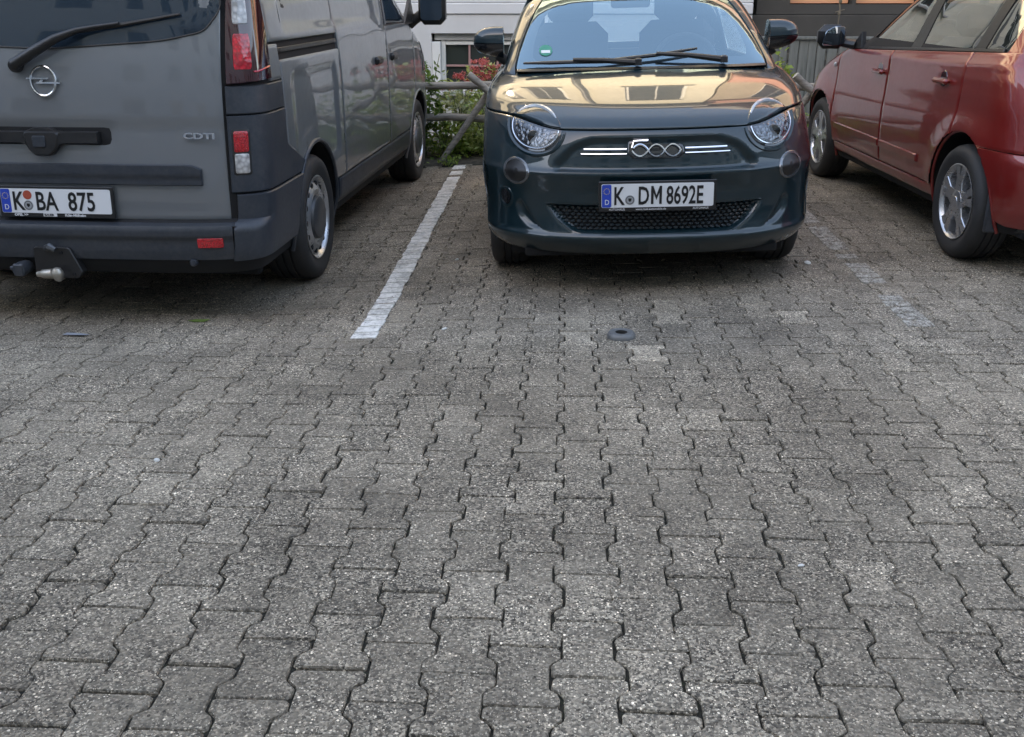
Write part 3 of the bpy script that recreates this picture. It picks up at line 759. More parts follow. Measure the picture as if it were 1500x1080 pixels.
wall_with_holes('plinth_wall', -16 + ox, 1.86 + ox, -.3, 1.165, cel, 0, .3, 'white_stucco', bA)
b = MB(); b.box((-7.07 + ox, .135, 1.222), (17.86, .30, .106), .008); b.build('plinth_band', 'white_band', bA)
b = MB(); b.box((-7.07 + ox, .145, 1.50), (17.86, .30, .443), .004); b.build('wall_course', 'white_band', bA)
up = []
for fl in range(2):
    for x in (-14.5, -12.4, -10.3, -8.2, -6.4, -4.9, -2.6, -1.3, .55): up.append((x + ox, x + .85 + ox, 2.25 + 2.1 * fl, 3.35 + 2.1 * fl))
wall_with_holes('upper_wall', -16 + ox, 1.86 + ox, 1.725, 6.3, up, .02, .3, 'yellow_stucco', bA)
b = MB(); b.box((-7.07 + ox, .0, 6.40), (18.2, .7, .18), .03); b.build('eaves', 'white_band', bA)
b = MB(); b.prism([(-.45, 6.5), (5, 9.6), (10.5, 6.5)], lambda a, q, d: (d, a, q), -10.2, 8.06); b.build('roof', mat('roof_tile', (.16, .06, .045), .8), bA, False)
b = MB(); b.box((-7.07 + ox, 5.2, 3.1), (17.8, 9.6, 6.6)); b.build('inner_wall', 'brown_stucco', bA, False)
for i, h in enumerate(cel):
    if i == 0:
        w = window(bA, h[0] + .09, h[1] - .06, h[2] + .01, h[3] - .07, .0, 'white_frame', 2, 1, .045, .10, 'red_bar', 'cellar_window')
        b = MB(); b.box(((h[0] + h[1]) / 2 + .01, .10, h[3] - .036), (h[1] - h[0] - .03, .1, .066), .004); b.build('window_head', 'stone_sill', bA)
        b = MB(); b.box((h[0] + .046, .06, (h[2] + h[3]) / 2 - .04), (.086, .12, h[3] - h[2] - .085), .004); b.build('window_jamb', 'white_frame', bA)
    else: window(bA, h[0], h[1], h[2], h[3], .0, 'white_frame', 1, 0, .05, .1, None, 'cellar_window')
for h in up: window(bA, h[0], h[1], h[2], h[3], .02, 'white_frame', 1, 0, .06, .1)
for x in (-3.6, -.1):
    b = MB(); b.tube([(x + ox, -.07, 1.9), (x + ox, -.07, 6.3)], .05, 10); b.build('downpipe', 'galv', bA)

bB = empty('shop_building', (8, WY, 0), 'dark shop front with orange blinds above a boarded base, right of the white building', 'building')
o2 = -8.0
b = MB(); b.box((9.0 + o2 + 1.0 - .06, .30, .57), (16.1, .30, 1.18), .004); b.build('base_wall', 'brown_stucco', bB)
wall_with_holes('shop_wall', 1.94 + o2, 18 + o2, 1.166, 3.2, [(x + o2, x + .62 + o2, 1.262, 2.2) for x in [2.27 - .62 * 0 + k * .66 for k in range(18)]], .24, .2, 'brown_stucco', bB)
for k in range(18):
    x = 2.27 + k * .66
    q = MB(); q.box((x + .31 + o2, .36, 1.731), (.60, .02, .92), .002); q.build('blind', 'orange_panel', bB)
b = MB(); b.box((9.95 + o2, .2, 3.3), (16.1, .7, .18), .02); b.build('canopy', 'stone_sill', bB)
hs = [(x + o2, x + 1.5 + o2, z, z + 1.5) for z in (4.3,) for x in (2.9, 5.9, 8.9, 11.9, 14.9)]
wall_with_holes('upper_wall', 1.94 + o2, 18 + o2, 3.4, 6.9, hs, .2, .3, 'ochre_stucco', bB)
for h in hs: window(bB, *h, .2, 'white_frame', 1, 0, .06, .1)
for z in (3.9, 6.25):
    b = MB(); b.box((9.95 + o2, .14, z), (16.0, .16, .5), .01); b.build('wall_course', 'pink_stucco', bB)
b = MB(); b.box((9.95 + o2, 5, 7.0), (16.3, 10.2, .2), .03); b.build('roof', 'stone_sill', bB)
b = MB(); b.box((9.95 + o2, 5.4, 3.4), (15.9, 9.2, 7.0)); b.build('inner_wall', 'void', bB, False)
# boarded fence in front of the shop base
bf = empty('board_fence', (4.2, 10.35, 0), 'weathered grey-green fence of upright boards in front of the dark shop front', 'fence')
g = random.Random(3); x = 1.93 - 4.2
b = MB(); b.box((2.6, .035, .78), (9.6, .045, .07), .005); b.build('rail', 'grey_board', bf); b = MB(); b.box((2.6, .035, .2), (9.6, .045, .07), .005); b.build('rail', 'grey_board', bf)
while x < 3.6:
    w_ = g.uniform(.085, .105); b = MB(); b.box((0, 0, .47), (w_ - .008, .022, .92 + g.uniform(-.008, .008)), .003); o = b.build('board', 'grey_board', bf); o.location = (x + w_ / 2, g.uniform(-.004, .004), 0); o.rotation_euler = (0, g.gauss(0, .006), 0); x += w_
b = MB(); b.box((.65, .0, .955), (5.9, .07, .03), .006); b.build('capping_board', 'grey_board', bf)
# knotted cord hanging before the blinds
b = MB(); b.tube([(0, 0, .75), (.004, 0, .42), (-.006, .004, .3), (.006, 0, .22), (-.004, 0, 0), (0, .004, -.08)], [.007, .007, .008, .007, .006, .003], 7)
for z in (.31, .20): b.lathe([(.0005, .022), (.016, .012), (.018, 0), (.012, -.014), (.0005, -.02)], 'z', (.0, 0, z), 8)
b.tube([(-.04, 0, .21), (0, 0, .225), (.05, .0, .235)], .006, 6)
o = b.build('hanging_cord', 'twig'); o.location = (2.70, 10.55, .98); tag(o, 'knotted dark cord hanging between two orange blinds of the shop front', 'cord')

# building behind the camera: shades the whole yard
bC = empty('rear_building', (0, -11, 0), 'tall plain apartment house closing the yard behind the camera', 'building')
hs = [(x, x + 1.3, z, z + 1.5) for z in (1.0, 3.9, 6.8, 9.7, 12.6, 15.5) for x in np.arange(-18.5, 18, 2.9)]
b = MB(); b.box((0, -4.2, 8.85), (40, 7.8, 18.1)); b.build('inner_wall', 'brown_stucco', bC, False)
wall_with_holes('wall', -20, 20, 0, 18.0, hs, -.3, .3, 'cool_stucco', bC)
for h in hs: window(bC, *h, -.0, 'white_frame', 1, 0, .06, -.09, sill=False)
# unseen buildings added on both sides to cut low light under the cars
for (x, sgn, lb) in ((-17.0, 1, 'unseen long grey building added beyond the van to block low side light'), (19.0, -1, 'unseen long grey building added beyond the red car to block low side light')):
    bd = empty('side_light_block', (x, 0, 0), lb, 'building')
    b = MB(); b.box((-sgn * 3, -1, 3.6), (6, 19, 7.4)); b.build('wall', 'cool_stucco', bd, False)
    b = MB(); b.box((-sgn * 3, -1, 7.4), (6.5, 19.5, .25), .04); b.build('roof', 'stone_sill', bd)
    for k in range(6):
        d = MB(); d.box((sgn * .02, -8.5 + 3 * k, 1.15), (.06, 2.5, 2.2), .01); d.build('added_door', 'galv', bd)
        d = MB(); d.box((sgn * .02, -8.5 + 3 * k, 4.8), (.06, 1.3, 1.5), .01); d.build('window', 'window_glass', bd)
b = MB(); b.box((0, -4.2, 18.15), (40.6, 9, .3), .05); b.build('roof', 'stone_sill', bC)

# ------------------------------------------------------------------ planting strip, fence, plants
V = []; F = []
nx_ = 60
for i in range(nx_ + 1):
    x = -9 + 18 * i / nx_
    for (y, dz) in ((9.03, -.01), (9.10, .025), (9.8, .05), (10.62, .06)): V.append((x, y, _gx(x) + dz + .012 * math.sin(x * 5.1 + y * 3)))
for i in range(nx_):
    for j in range(3): F.append((i * 4 + j, i * 4 + j + 1, i * 4 + j + 5, i * 4 + j + 4))
tag(mesh('planting_bed', V, F, 'soil'), 'strip of dark soil under the fence', None, None, 'structure')
fe = empty('wooden_fence', (-.7, 9.2, -.08), 'rustic grey fence of round rails and crossed poles in front of the building', 'fence')
def pole(name, a, b_, r0, r1, sd=0):
    g = random.Random(sd); a = np.array(a); b_ = np.array(b_); n = 9; P = []; rr = []
    for k in range(n):
        t = k / (n - 1); P.append(a + (b_ - a) * t + np.array((0, g.gauss(0, .004), g.gauss(0, .005)))); rr.append((r0 + (r1 - r0) * t) * g.uniform(.95, 1.05))
    q = MB(); q.tube(P, rr, 12); o = q.build(name, 'wood', fe)
    q = MB(); d = (b_ - a) / np.linalg.norm(b_ - a); q.tube([b_, b_ + d * .004], [rr[-1] * .92, rr[-1] * .9], 12); q.build('cut_end', 'wood_end', o); return o
for k, x in enumerate((-5.7, -2.85, 0, 2.85, 5.7)):
    pole('rail', (x - 1.42, .0 + .02 * (k % 2), .665), (x + 1.46, .02 * (k % 2), .675), .036, .033, k); pole('rail', (x - 1.44, .01, .375), (x + 1.45, .01, .385), .036, .034, k + 20)
    pole('crossed_pole', (x - .42, -.075, .0), (x + .20, -.075, .87), .026, .034, k + 40)
    pole('crossed_pole', (x + .26, -.012 - .13, .44), (x - .15, -.012 - .13, .775), .030, .033, k + 60)
def leaves(n, cen, rad, size, seed, shape=1.0, up=.4):
    """many small folded leaves through a volume"""
    g = random.Random(seed); V = []; F = []
    for _ in range(n):
        while True:
            p = np.array((g.uniform(-1, 1), g.uniform(-1, 1), g.uniform(-1, 1)))
            l = np.linalg.norm(p)
            if l < 1 and g.random() < .25 + .75 * l: break
        q = np.array(cen) + p * np.array(rad) * (1 + .25 * math.sin(7 * p[0] + 5 * p[2] + seed))
        s = size * g.uniform(.55, 1.25); d = np.array((g.gauss(0, 1), g.gauss(0, 1) - .3, g.gauss(0, .7) + up)); d /= np.linalg.norm(d)
        sd = np.cross(d, (g.gauss(0, .4), g.gauss(0, .4), 1)); sd /= np.linalg.norm(sd) + 1e-9; up_ = np.cross(sd, d)
        w = s * .30 * shape; k = len(V)
        V += [q, q + d * s * .45 + sd * w + up_ * s * .07, q + d * s, q + d * s * .45 - sd * w + up_ * s * .07, q + d * s * .5 - up_ * s * .02]
        F += [(k, k + 1, k + 4), (k + 1, k + 2, k + 4), (k + 2, k + 3, k + 4), (k + 3, k, k + 4)]
    return V, F
def shrub(name, x, y, h, wd, m, n, size, label, cat='shrub', group=None, seed=1, flower=None, shape=1.0):
    z0 = _gx(x) + .04; g = random.Random(seed)
    t = empty(name, (x, y, z0), label, cat, group)
    st = MB(); tips = []
    for k in range(7 if not flower else flower):
        a = g.uniform(0, 6.28); q = wd * g.uniform(.15, .75); hh = h * g.uniform(.75, 1.0); tip = (q * math.cos(a), q * math.sin(a) * .8, hh); tips.append(tip)
        st.tube([(g.gauss(0, .02), g.gauss(0, .02), -.05), (tip[0] * .4, tip[1] * .4, hh * .55), tip], [.007, .005, .003], 5)
    st.build('stem', 'stem', t)
    V, F = leaves(n, (0, 0, h * .48), (wd, wd * .75, h * .50), size, seed, shape)
    f = mesh('foliage', V, F, m, t, False); f['kind'] = 'stuff'
    if flower:
        for tip in tips:
            V = []; F = []
            for c in range(4):
                cc = np.array(tip) + np.array((g.gauss(0, .03), g.gauss(0, .03), g.uniform(-.01, .035)))
                a, b_ = leaves(34, cc, (.032, .03, .017), .016, g.randrange(9999), 1.6, .8); k = len(V); V += a; F += [tuple(i + k for i in q) for q in b_]
            mesh('flower_head', V, F, 'flower_red', t, False)
    return t
shrub('laurel_shrub', -1.30, 9.32, .93, .22, 'leaf_dark', 520, .075, 'dark green leafy shrub rising beside the front wheel of the grey van', 'shrub', None, 11)
shrub('laurel_shrub', -1.62, 9.55, .80, .32, 'leaf_dark', 420, .08, 'dark shrub hidden behind the nose of the grey van', 'shrub', None, 12)
shrub('variegated_shrub', -.98, 9.62, .62, .26, 'leaf_grey', 420, .075, 'pale grey-green shrub showing between the two fence rails', 'shrub', None, 13)
shrub('valerian_plant', -1.02, 9.95, .70, .22, 'leaf_pale', 360, .06, 'flowering plant with pinkish red heads, left part of the cellar window', 'flowering plant', 'red flowering plants in front of the cellar window', 14, 9)
shrub('valerian_plant', -.78, 9.90, .80, .20, 'leaf_pale', 360, .06, 'flowering plant with the tallest pinkish red heads, middle of the cellar window', 'flowering plant', 'red flowering plants in front of the cellar window', 15, 12)
shrub('valerian_plant', -.42, 9.95, .80, .20, 'leaf_pale', 360, .06, 'flowering plant with pinkish red heads right beside the mirror of the teal car', 'flowering plant', 'red flowering plants in front of the cellar window', 16, 10)
shrub('leafy_shrub', -.66, 9.50, .56, .28, 'leaf_pale', 480, .062, 'mid green bush behind the crossed fence poles', 'shrub', None, 17)
shrub('leafy_shrub', -1.12, 9.33, .36, .25, 'leaf_mid', 420, .055, 'low green bush under the lower fence rail beside the grey van', 'shrub', None, 18)
shrub('leafy_shrub', -.72, 9.32, .33, .25, 'leaf_pale', 420, .055, 'low green bush at the foot of the leaning fence pole', 'shrub', None, 19)
shrub('leafy_shrub', -.30, 9.35, .50, .28, 'leaf_mid', 420, .06, 'mid green bush behind the front corner of the teal car', 'shrub', None, 20)
shrub('lime_shrub', 1.98, 9.75, .80, .17, 'leaf_lime', 300, .075, 'yellow-green young shrub in the gap between the teal and the red car', 'shrub', None, 21)
shrub('leafy_shrub', 2.25, 9.45, .36, .30, 'leaf_pale', 260, .06, 'pale low bush between the teal and the red car', 'shrub', None, 22)
gcV = []; gcF = []
g = random.Random(5)
for _ in range(70):
    x = g.uniform(-2.6, 3.2); a, b_ = leaves(60, (x, 9.2 + g.uniform(-.06, .8), _gx(x) + .08), (.16, .13, .085), .045, g.randrange(99999)); k = len(gcV); gcV += a; gcF += [tuple(i + k for i in q) for q in b_]
tag(mesh('ground_cover', gcV, gcF, 'leaf_mid', None, False), 'low green ground cover along the foot of the fence', 'ground cover', None, 'stuff')

for i, (x, y, lb) in enumerate([(-1.05, 9.0, 'small weed tuft at the paving edge where the white bay line ends'), (-.62, 9.02, 'small weed tuft at the paving edge beside the front corner of the teal car'), (-1.36, 9.0, 'small weed tuft at the paving edge beside the front wheel of the grey van'), (1.75, 8.95, 'small weed tuft at the paving edge between the teal and the red car')]):
    V, F = leaves(70, (0, 0, .04), (.10, .05, .05), .05, 300 + i, .7, .9); o = mesh('weed', V, F, 'leaf_mid', None, False); o.location = (x, y, _gx(x)); tag(o, lb, 'weed')

# ------------------------------------------------------------------ teal city car (nose towards the camera)
def sstep(a, b, x):
    t = min(max((x - a) / (b - a), 0), 1); return t * t * (3 - 2 * t)
def poly_depth(P, soft):
    """0 outside the polygon, 1 inside, eased over a border of the given width"""
    P = np.array(P); Q = np.roll(P, -1, 0); D = Q - P
    def f(x, z):
        q = np.array((x, z)); t = np.clip(np.sum((q - P) * D, 1) / np.sum(D * D, 1), 0, 1); d = np.min(np.linalg.norm(q - P - D * t[:, None], axis=1))
        ins = False
        for a, b in zip(P, Q):
            if (a[1] > z) != (b[1] > z) and x < (b[0] - a[0]) * (z - a[1]) / (b[1] - a[1]) + a[0]: ins = not ins
        return sstep(0, soft, d) if ins else 0.0
    return f
def lathe_arc(c, r, a0, a1, n=24): return [(c[0] + r * math.cos(R(a0 + (a1 - a0) * k / n)), c[1] + r * math.sin(R(a0 + (a1 - a0) * k / n))) for k in range(n + 1)]

fi = empty('small_car', (.45, 4.63, -.03), 'small dark teal hatchback facing the viewer, parked in the middle bay', 'car', 'cars parked in the yard', (0, R(-1.57), R(1.3)))
FS = Shell([  # z, n, w, p, c, m, q, e
    (0.19, 0.11, 0.795, 2.5, 0.650, 3.50, 3, .5), (0.235, 0.055, 0.82, 2.5, 0.650, 3.55, 3, .5), (0.285, 0.012, 0.835, 2.5, 0.650, 3.6, 3, .5), (0.302, 0.006, 0.835, 2.5, 0.650, 3.6, 3, .5), (0.325, 0.022, 0.835, 2.5, 0.650, 3.61, 3, .5),
    (0.4, 0.03, 0.835, 2.45, 0.650, 3.62, 3, .5), (0.5, 0.026, 0.84, 2.4, 0.650, 3.632, 3, .5), (0.58, 0.01, 0.8415, 2.4, 0.650, 3.63, 3, .5), (0.605, 0.004, 0.8415, 2.4, 0.650, 3.63, 3, .5), (0.63, 0.022, 0.8415, 2.4, 0.657, 3.63, 3, .5), (0.7, 0.04, 0.8415, 2.4, 0.710, 3.62, 3, .5), (0.77, 0.07, 0.84, 2.4, 0.764, 3.6, 3, .5),
    (0.805, 0.095, 0.838, 2.4, 0.773, 3.59, 3, .5), (0.84, 0.145, 0.836, 2.4, 0.750, 3.58, 3, .5), (0.87, 0.215, 0.833, 2.4, 0.700, 3.57, 3, .5), (0.9, 0.3, 0.828, 2.45, 0.640, 3.56, 3, .5), (0.93, 0.405, 0.82, 2.5, 0.580, 3.56, 3, .5), (0.96, 0.52, 0.806, 2.5, 0.520, 3.55, 3, .5), (0.985, 0.64, 0.787, 2.5, 0.450, 3.55, 3, .5), (1.005, 0.74, 0.765, 2.5, 0.400, 3.54, 3, .5), (1.022, 0.83, 0.735, 2.5, 0.340, 3.54, 3, .5)])
GS = Shell([
    (.99, .80, .752, 4.6, .36, 3.55, 3, .5), (1.03, .845, .738, 4.6, .36, 3.52, 3, .5), (1.12, .985, .712, 4.6, .36, 3.46, 3, .5), (1.20, 1.115, .688, 4.6, .37, 3.38, 3, .5), (1.30, 1.29, .652, 4.6, .38, 3.24, 3, .5), (1.38, 1.45, .612, 4.4, .42, 3.08, 3, .5), (1.43, 1.58, .570, 4.0, .48, 2.95, 3, .5), (1.475, 1.76, .49, 2.8, .6, 2.82, 2.6, .5), (1.505, 1.98, .36, 2.5, .5, 2.68, 2.4, .4), (1.52, 2.18, .16, 2.2, .25, 2.5, 2.2, .2)])
FA = [(.80, .30, .335, 1), (.80, .30, .335, -1), (3.12, .30, .345, 1), (3.12, .30, .345, -1)]
TP = 'teal_paint'
shell_mesh('body', FS, [.19 + .0277 * k for k in range(31)], TP, fi, FA, .05)
zs = lambda x: .800 + .052 * sstep(.42, .74, abs(x))
GP = smooth_poly([(-.30, .772), (.30, .772), (.40, .735), (.475, .655), (.485, .612), (-.485, .612), (-.475, .655), (-.40, .735)], .35)
LG = smooth_poly([(-.53, .462), (.53, .462), (.47, .385), (.385, .322), (-.385, .322), (-.47, .385)], .35)
dG, dL = poly_depth(GP, .024), poly_depth(LG, .022)
AC = [smooth_poly([(s * .635, .475), (s * .665, .45), (s * .655, .385), (s * .60, .335), (s * .51, .322), (s * .565, .37), (s * .60, .42)], .3) for s in (1, -1)]
dA = [poly_depth(a, .02) for a in AC]
def fascia_d(p):
    if p[1] > .62: return 0
    x, z = p[0], p[2]
    return -.025 * dG(x, z) - .035 * dL(x, z) - .014 * max(dA[0](x, z), dA[1](x, z)) - .006 * math.exp(-((z - .53) / .05) ** 2) * (1 - sstep(.2, .5, abs(x)))
us = [-.965 + 1.93 * k / 170 for k in range(171)]
panel('front_bumper', FS.L, us, lambda u: .205, lambda u: zs(FS.L(u, .81)[0]) - .003, 84, 0, TP, fi, cut=FA, dfun=fascia_d)
panel('bonnet', FS.L, [-1.16 + 2.32 * k / 110 for k in range(111)], lambda u: zs(FS.L(u, .81)[0]) + .004, lambda u: 1.0215, 44, 0, TP, fi, depth=.02)
for s in (1, -1):
    panel('front_wing', FS.L, [s * (.970 + (1.50 - .970) * k / 30) for k in range(31)], lambda u: .26, lambda u: zs(.9) - .003, 26, 0, TP, fi, cut=FA)
    d = panel('door', FS.SD(s), [1.225 + 1.12 * k / 24 for k in range(25)], lambda y: .30, lambda y: .985, 22, 0, TP, fi)
    q = MB(); q.box((s * .838, 2.20, .86), (.02, .13, .03), .008); q.build('door_handle', TP, d)
    panel('rear_wing', FS.SD(s), [2.352 + .95 * k / 30 for k in range(31)], lambda y: .28, lambda y: 1.0, 24, 0, TP, fi, cut=FA)
    for y in (.80, 3.12): arch(fi, y, .30, .335 if y < 2 else .345, s, FS, 'void', TP, .006)
    wheel(fi, s * .800, .80, .305, .185, s, 'spokes'); wheel(fi, s * .815, 3.12, .305, .185, s, 'spokes')
    q = MB(); q.box((s * .80, 1.96, .255), (.06, 1.6, .09), .02); q.build('sill', 'black_plastic', fi)
# upper and lower grille
b = MB(); b.box((0, .55, .19), (1.30, .10, .07), .03); b.build('underbody_spoiler', 'black_plastic', fi)
b = MB(); b.box((0, 1.95, .175), (1.40, 3.1, .06), .01); b.box((0, .36, .20), (1.25, .3, .05), .01); b.build('underbody', 'void', fi)  # hung low, with an added front plate, to darken the ground beneath
gi = poly('lower_grille', FS.E, [(x * .965, .392 + (z - .392) * .93) for x, z in LG], -.0335, 'void', fi, .004)
b = MB()
for r_ in range(9):
    z = .332 + .0155 * r_
    for c in range(-18, 19):
        x = .0292 * (c + (.5 if r_ % 2 else 0))
        if dL(x * 1.03, .392 + (z - .392) * 1.06) < .6: continue
        p, n = nrm(FS.E, x, z); t = np.array((1, 0, 0)) - n * n[0]; t /= np.linalg.norm(t); w_ = np.cross(t, n)
        hexa = [(.0115, .0), (.006, .0058), (-.006, .0058), (-.0115, 0), (-.006, -.0058), (.006, -.0058)]
        b.prism(hexa, lambda a, e, d, p=p, n=n, t=t, w_=w_: tuple(p + t * a + w_ * e + n * (d - .034)), -.002, .013, .003)
gm = b.build('grille_mesh', 'grille_dark', gi, False); gm['kind'] = 'stuff'
strip_tube('grille_frame', FS.E, LG + LG[:1], -.004, .0045, TP, fi)
# chrome bars and figures
for s in (1, -1):
    for z, x1 in ((.7215, .338), (.6985, .352)): strip_tube('chrome_bar', FS.E, [(s * (.137 + (x1 - .137) * k / 8), z) for k in range(9)], -.017, .0042, 'chrome', fi)
def lens_curve(cx, up): return [(cx - .0375 + .075 * k / 10, .7115 + up * .0262 * math.sin(math.pi * k / 10) ** .8) for k in range(11)]
bz = poly('badge', FS.E, smooth_poly([(-.128, .765), (-.03, .765), (-.02, .745), (.125, .742), (.135, .70), (.11, .675), (-.11, .675), (-.132, .70)], .3), -.017, 'gloss_black', fi, .008)
five = [(-.036, .7565), (-.104, .7535), (-.112, .7245)]
strip_tube('badge_figure', FS.E, five + lens_curve(-.075, 1)[1:] , -.007, .0056, 'chrome', bz); strip_tube('badge_figure', FS.E, lens_curve(-.075, -1), -.007, .0056, 'chrome', bz)
for cx in (.001, .077):
    strip_tube('badge_figure', FS.E, lens_curve(cx, 1) + lens_curve(cx, -1)[::-1][1:], -.007, .0056, 'chrome', bz)
pl = number_plate(fi, .003, -.016, .513, [('K', -.205, .66), ('D', -.092, .62), ('M', -.030, .56), ('8692E', .040, .585)], 0, True, .52, .11, [(-.128, -.020, .0225, 'badge_grey')])
for s, x, w_ in (('AUTOHAUS', -.225, .95), ('www.rosk-automobile.de', -.10, .95), ('AUTOHAUS', .165, .95)): text('holder_lettering', s, 'print_white', pl, .0145, (x, -.0016, -.0685), (R(90), 0, 0), w_)
# head lamps: half moon below the bonnet edge, brow lamp on the bonnet
for s in (1, -1):
    c = (s * .560, .802)
    el = lambda rx, rz, a: (c[0] + rx * math.cos(R(a)), c[1] + rz * math.sin(R(a)))
    below = lambda rx, rz, g: [(x, min(z, zs(x) - g)) for x, z in (el(rx, rz, a) for a in range(0, 360, 6))]
    above = lambda rx, rz, g: [(x, max(z, zs(x) + g)) for x, z in (el(rx, rz, a) for a in range(0, 360, 6))]
    h = poly('headlight', FS.E, below(.124, .106, .004), .0025, 'gloss_black', fi, .012)
    poly('reflector', FS.E, below(.100, .080, .012), .0045, 'lamp_chrome', h, .003, .001, 5, .02)
    strip_tube('lamp_ring', FS.E, [q for q in (el(.110, .091, a) for a in np.linspace(-200, 20, 50)) if q[1] < zs(q[0]) - .008], .005, .0042, 'chrome', h)
    b = MB(); p, n = nrm(FS.E, c[0] + s * .010, c[1] - .036); b.lathe([(.030, 0), (.030, .010), (.024, .014), (.0005, .018)], 'y', (0, 0, 0), 24, -1); o = b.build('projector_lens', 'gloss_black', h); o.location = p + n * .002
    poly('lamp_cover', FS.E, below(.112, .094, .006), .009, 'lens', h, .006, .002, 6, .02, .005)
    e = poly('brow_lamp', FS.E, above(.122, .092, .005), .004, TP, fi, .014, .005, 7, .02, .010)
    up_ = [q for q in (el(.112, .083, a) for a in (np.linspace(28, 152, 40))) if q[1] > zs(q[0]) + .012]
    strip_tube('light_glint_strip', FS.E, up_, .003, [.003 + .0105 * math.sin(math.pi * k / (len(up_) - 1)) ** .6 for k in range(len(up_))], 'light_guide_glint', e)  # lamp strip, swollen mid-arc to draw the sky's bright crescent too
    strip_tube('bezel', FS.E, [q for q in (el(.134, .117, a) for a in np.linspace(-200, 20, 50)) if q[1] < zs(q[0]) - .012], -.003, .012, TP, fi)
    # round fog lamp
    f = [( s * .657 + .064 * math.cos(R(a)), .604 + .064 * math.sin(R(a))) for a in range(0, 360, 10)]
    fo = poly('fog_lamp', FS.E, f, .006, 'satin_grey', fi, .012, .004, 4, .02, 0, hole=.80)
    poly('lamp_glass', FS.E, [(s * .657 + (x - s * .657) * .82, .604 + (z - .604) * .82) for x, z in f], .003, 'black_plastic', fo, .006, .001, 4, .02, .006)
f = [(-.713 + .036 * math.cos(R(a)), .468 + .052 * math.sin(R(a))) for a in range(0, 360, 12)]
fo = poly('round_vent', FS.E, f, .003, TP, fi, .012, .003, 4, .02, 0, hole=.74)
poly('vent_cover', FS.E, [(-.713 + (x + .713) * .78, .468 + (z - .468) * .78) for x, z in f], .0005, 'gloss_black', fo, .004, .001, 3, .02)
# windscreen, frit band, pillars, roof, side and rear glass
WS = smooth_poly([(-.668, 1.024), (.668, 1.024), (.652, 1.10), (.606, 1.22), (.552, 1.325), (.50, 1.392), (0, 1.408), (-.50, 1.392), (-.552, 1.325), (-.606, 1.22), (-.652, 1.10)], .3)
poly('windscreen', GS.E, WS, -.004, 'screen_glass', fi, .003, .0005, 8, .04)
WI = smooth_poly([(-.575, 1.075), (.575, 1.075), (.572, 1.14), (.552, 1.22), (.500, 1.31), (.40, 1.358), (0, 1.372), (-.40, 1.358), (-.500, 1.31), (-.552, 1.22), (-.572, 1.14)], .45)
Wd = densify(WI, .03); c0 = np.array((0, 1.21)); V = []; F = []
for (x, z) in Wd:       # dark printed band round the screen, inside the glass
    q = np.array((x, z)) - c0; an = math.atan2(q[1], q[0]); best = None
    for k in range(len(WS)):
        a_, b_ = np.array(WS[k]) - c0, np.array(WS[(k + 1) % len(WS)]) - c0; dn = np.array((math.cos(an), math.sin(an)))
        M_ = np.array([[dn[0], a_[0] - b_[0]], [dn[1], a_[1] - b_[1]]])
        if abs(np.linalg.det(M_)) < 1e-9: continue
        t, u = np.linalg.solve(M_, a_)
        if t > 0 and -1e-6 <= u <= 1 + 1e-6: best = dn * t + c0
    o_ = best if best is not None else q + c0
    for k in range(4):
        x_, z_ = np.array((x, z)) + (o_ - np.array((x, z))) * k / 3; p, n = nrm(GS.E, x_, z_); V.append(p - n * .011)
n4 = len(Wd)
for k in range(n4):
    for j in range(3): F.append((k * 4 + j, k * 4 + j + 1, ((k + 1) % n4) * 4 + j + 1, ((k + 1) % n4) * 4 + j))
mesh('frit_band', V, F, 'frit', fi)
xe = pchip([1.0, 1.03, 1.10, 1.22, 1.325, 1.392, 1.43], [.668, .672, .656, .610, .556, .504, .46])
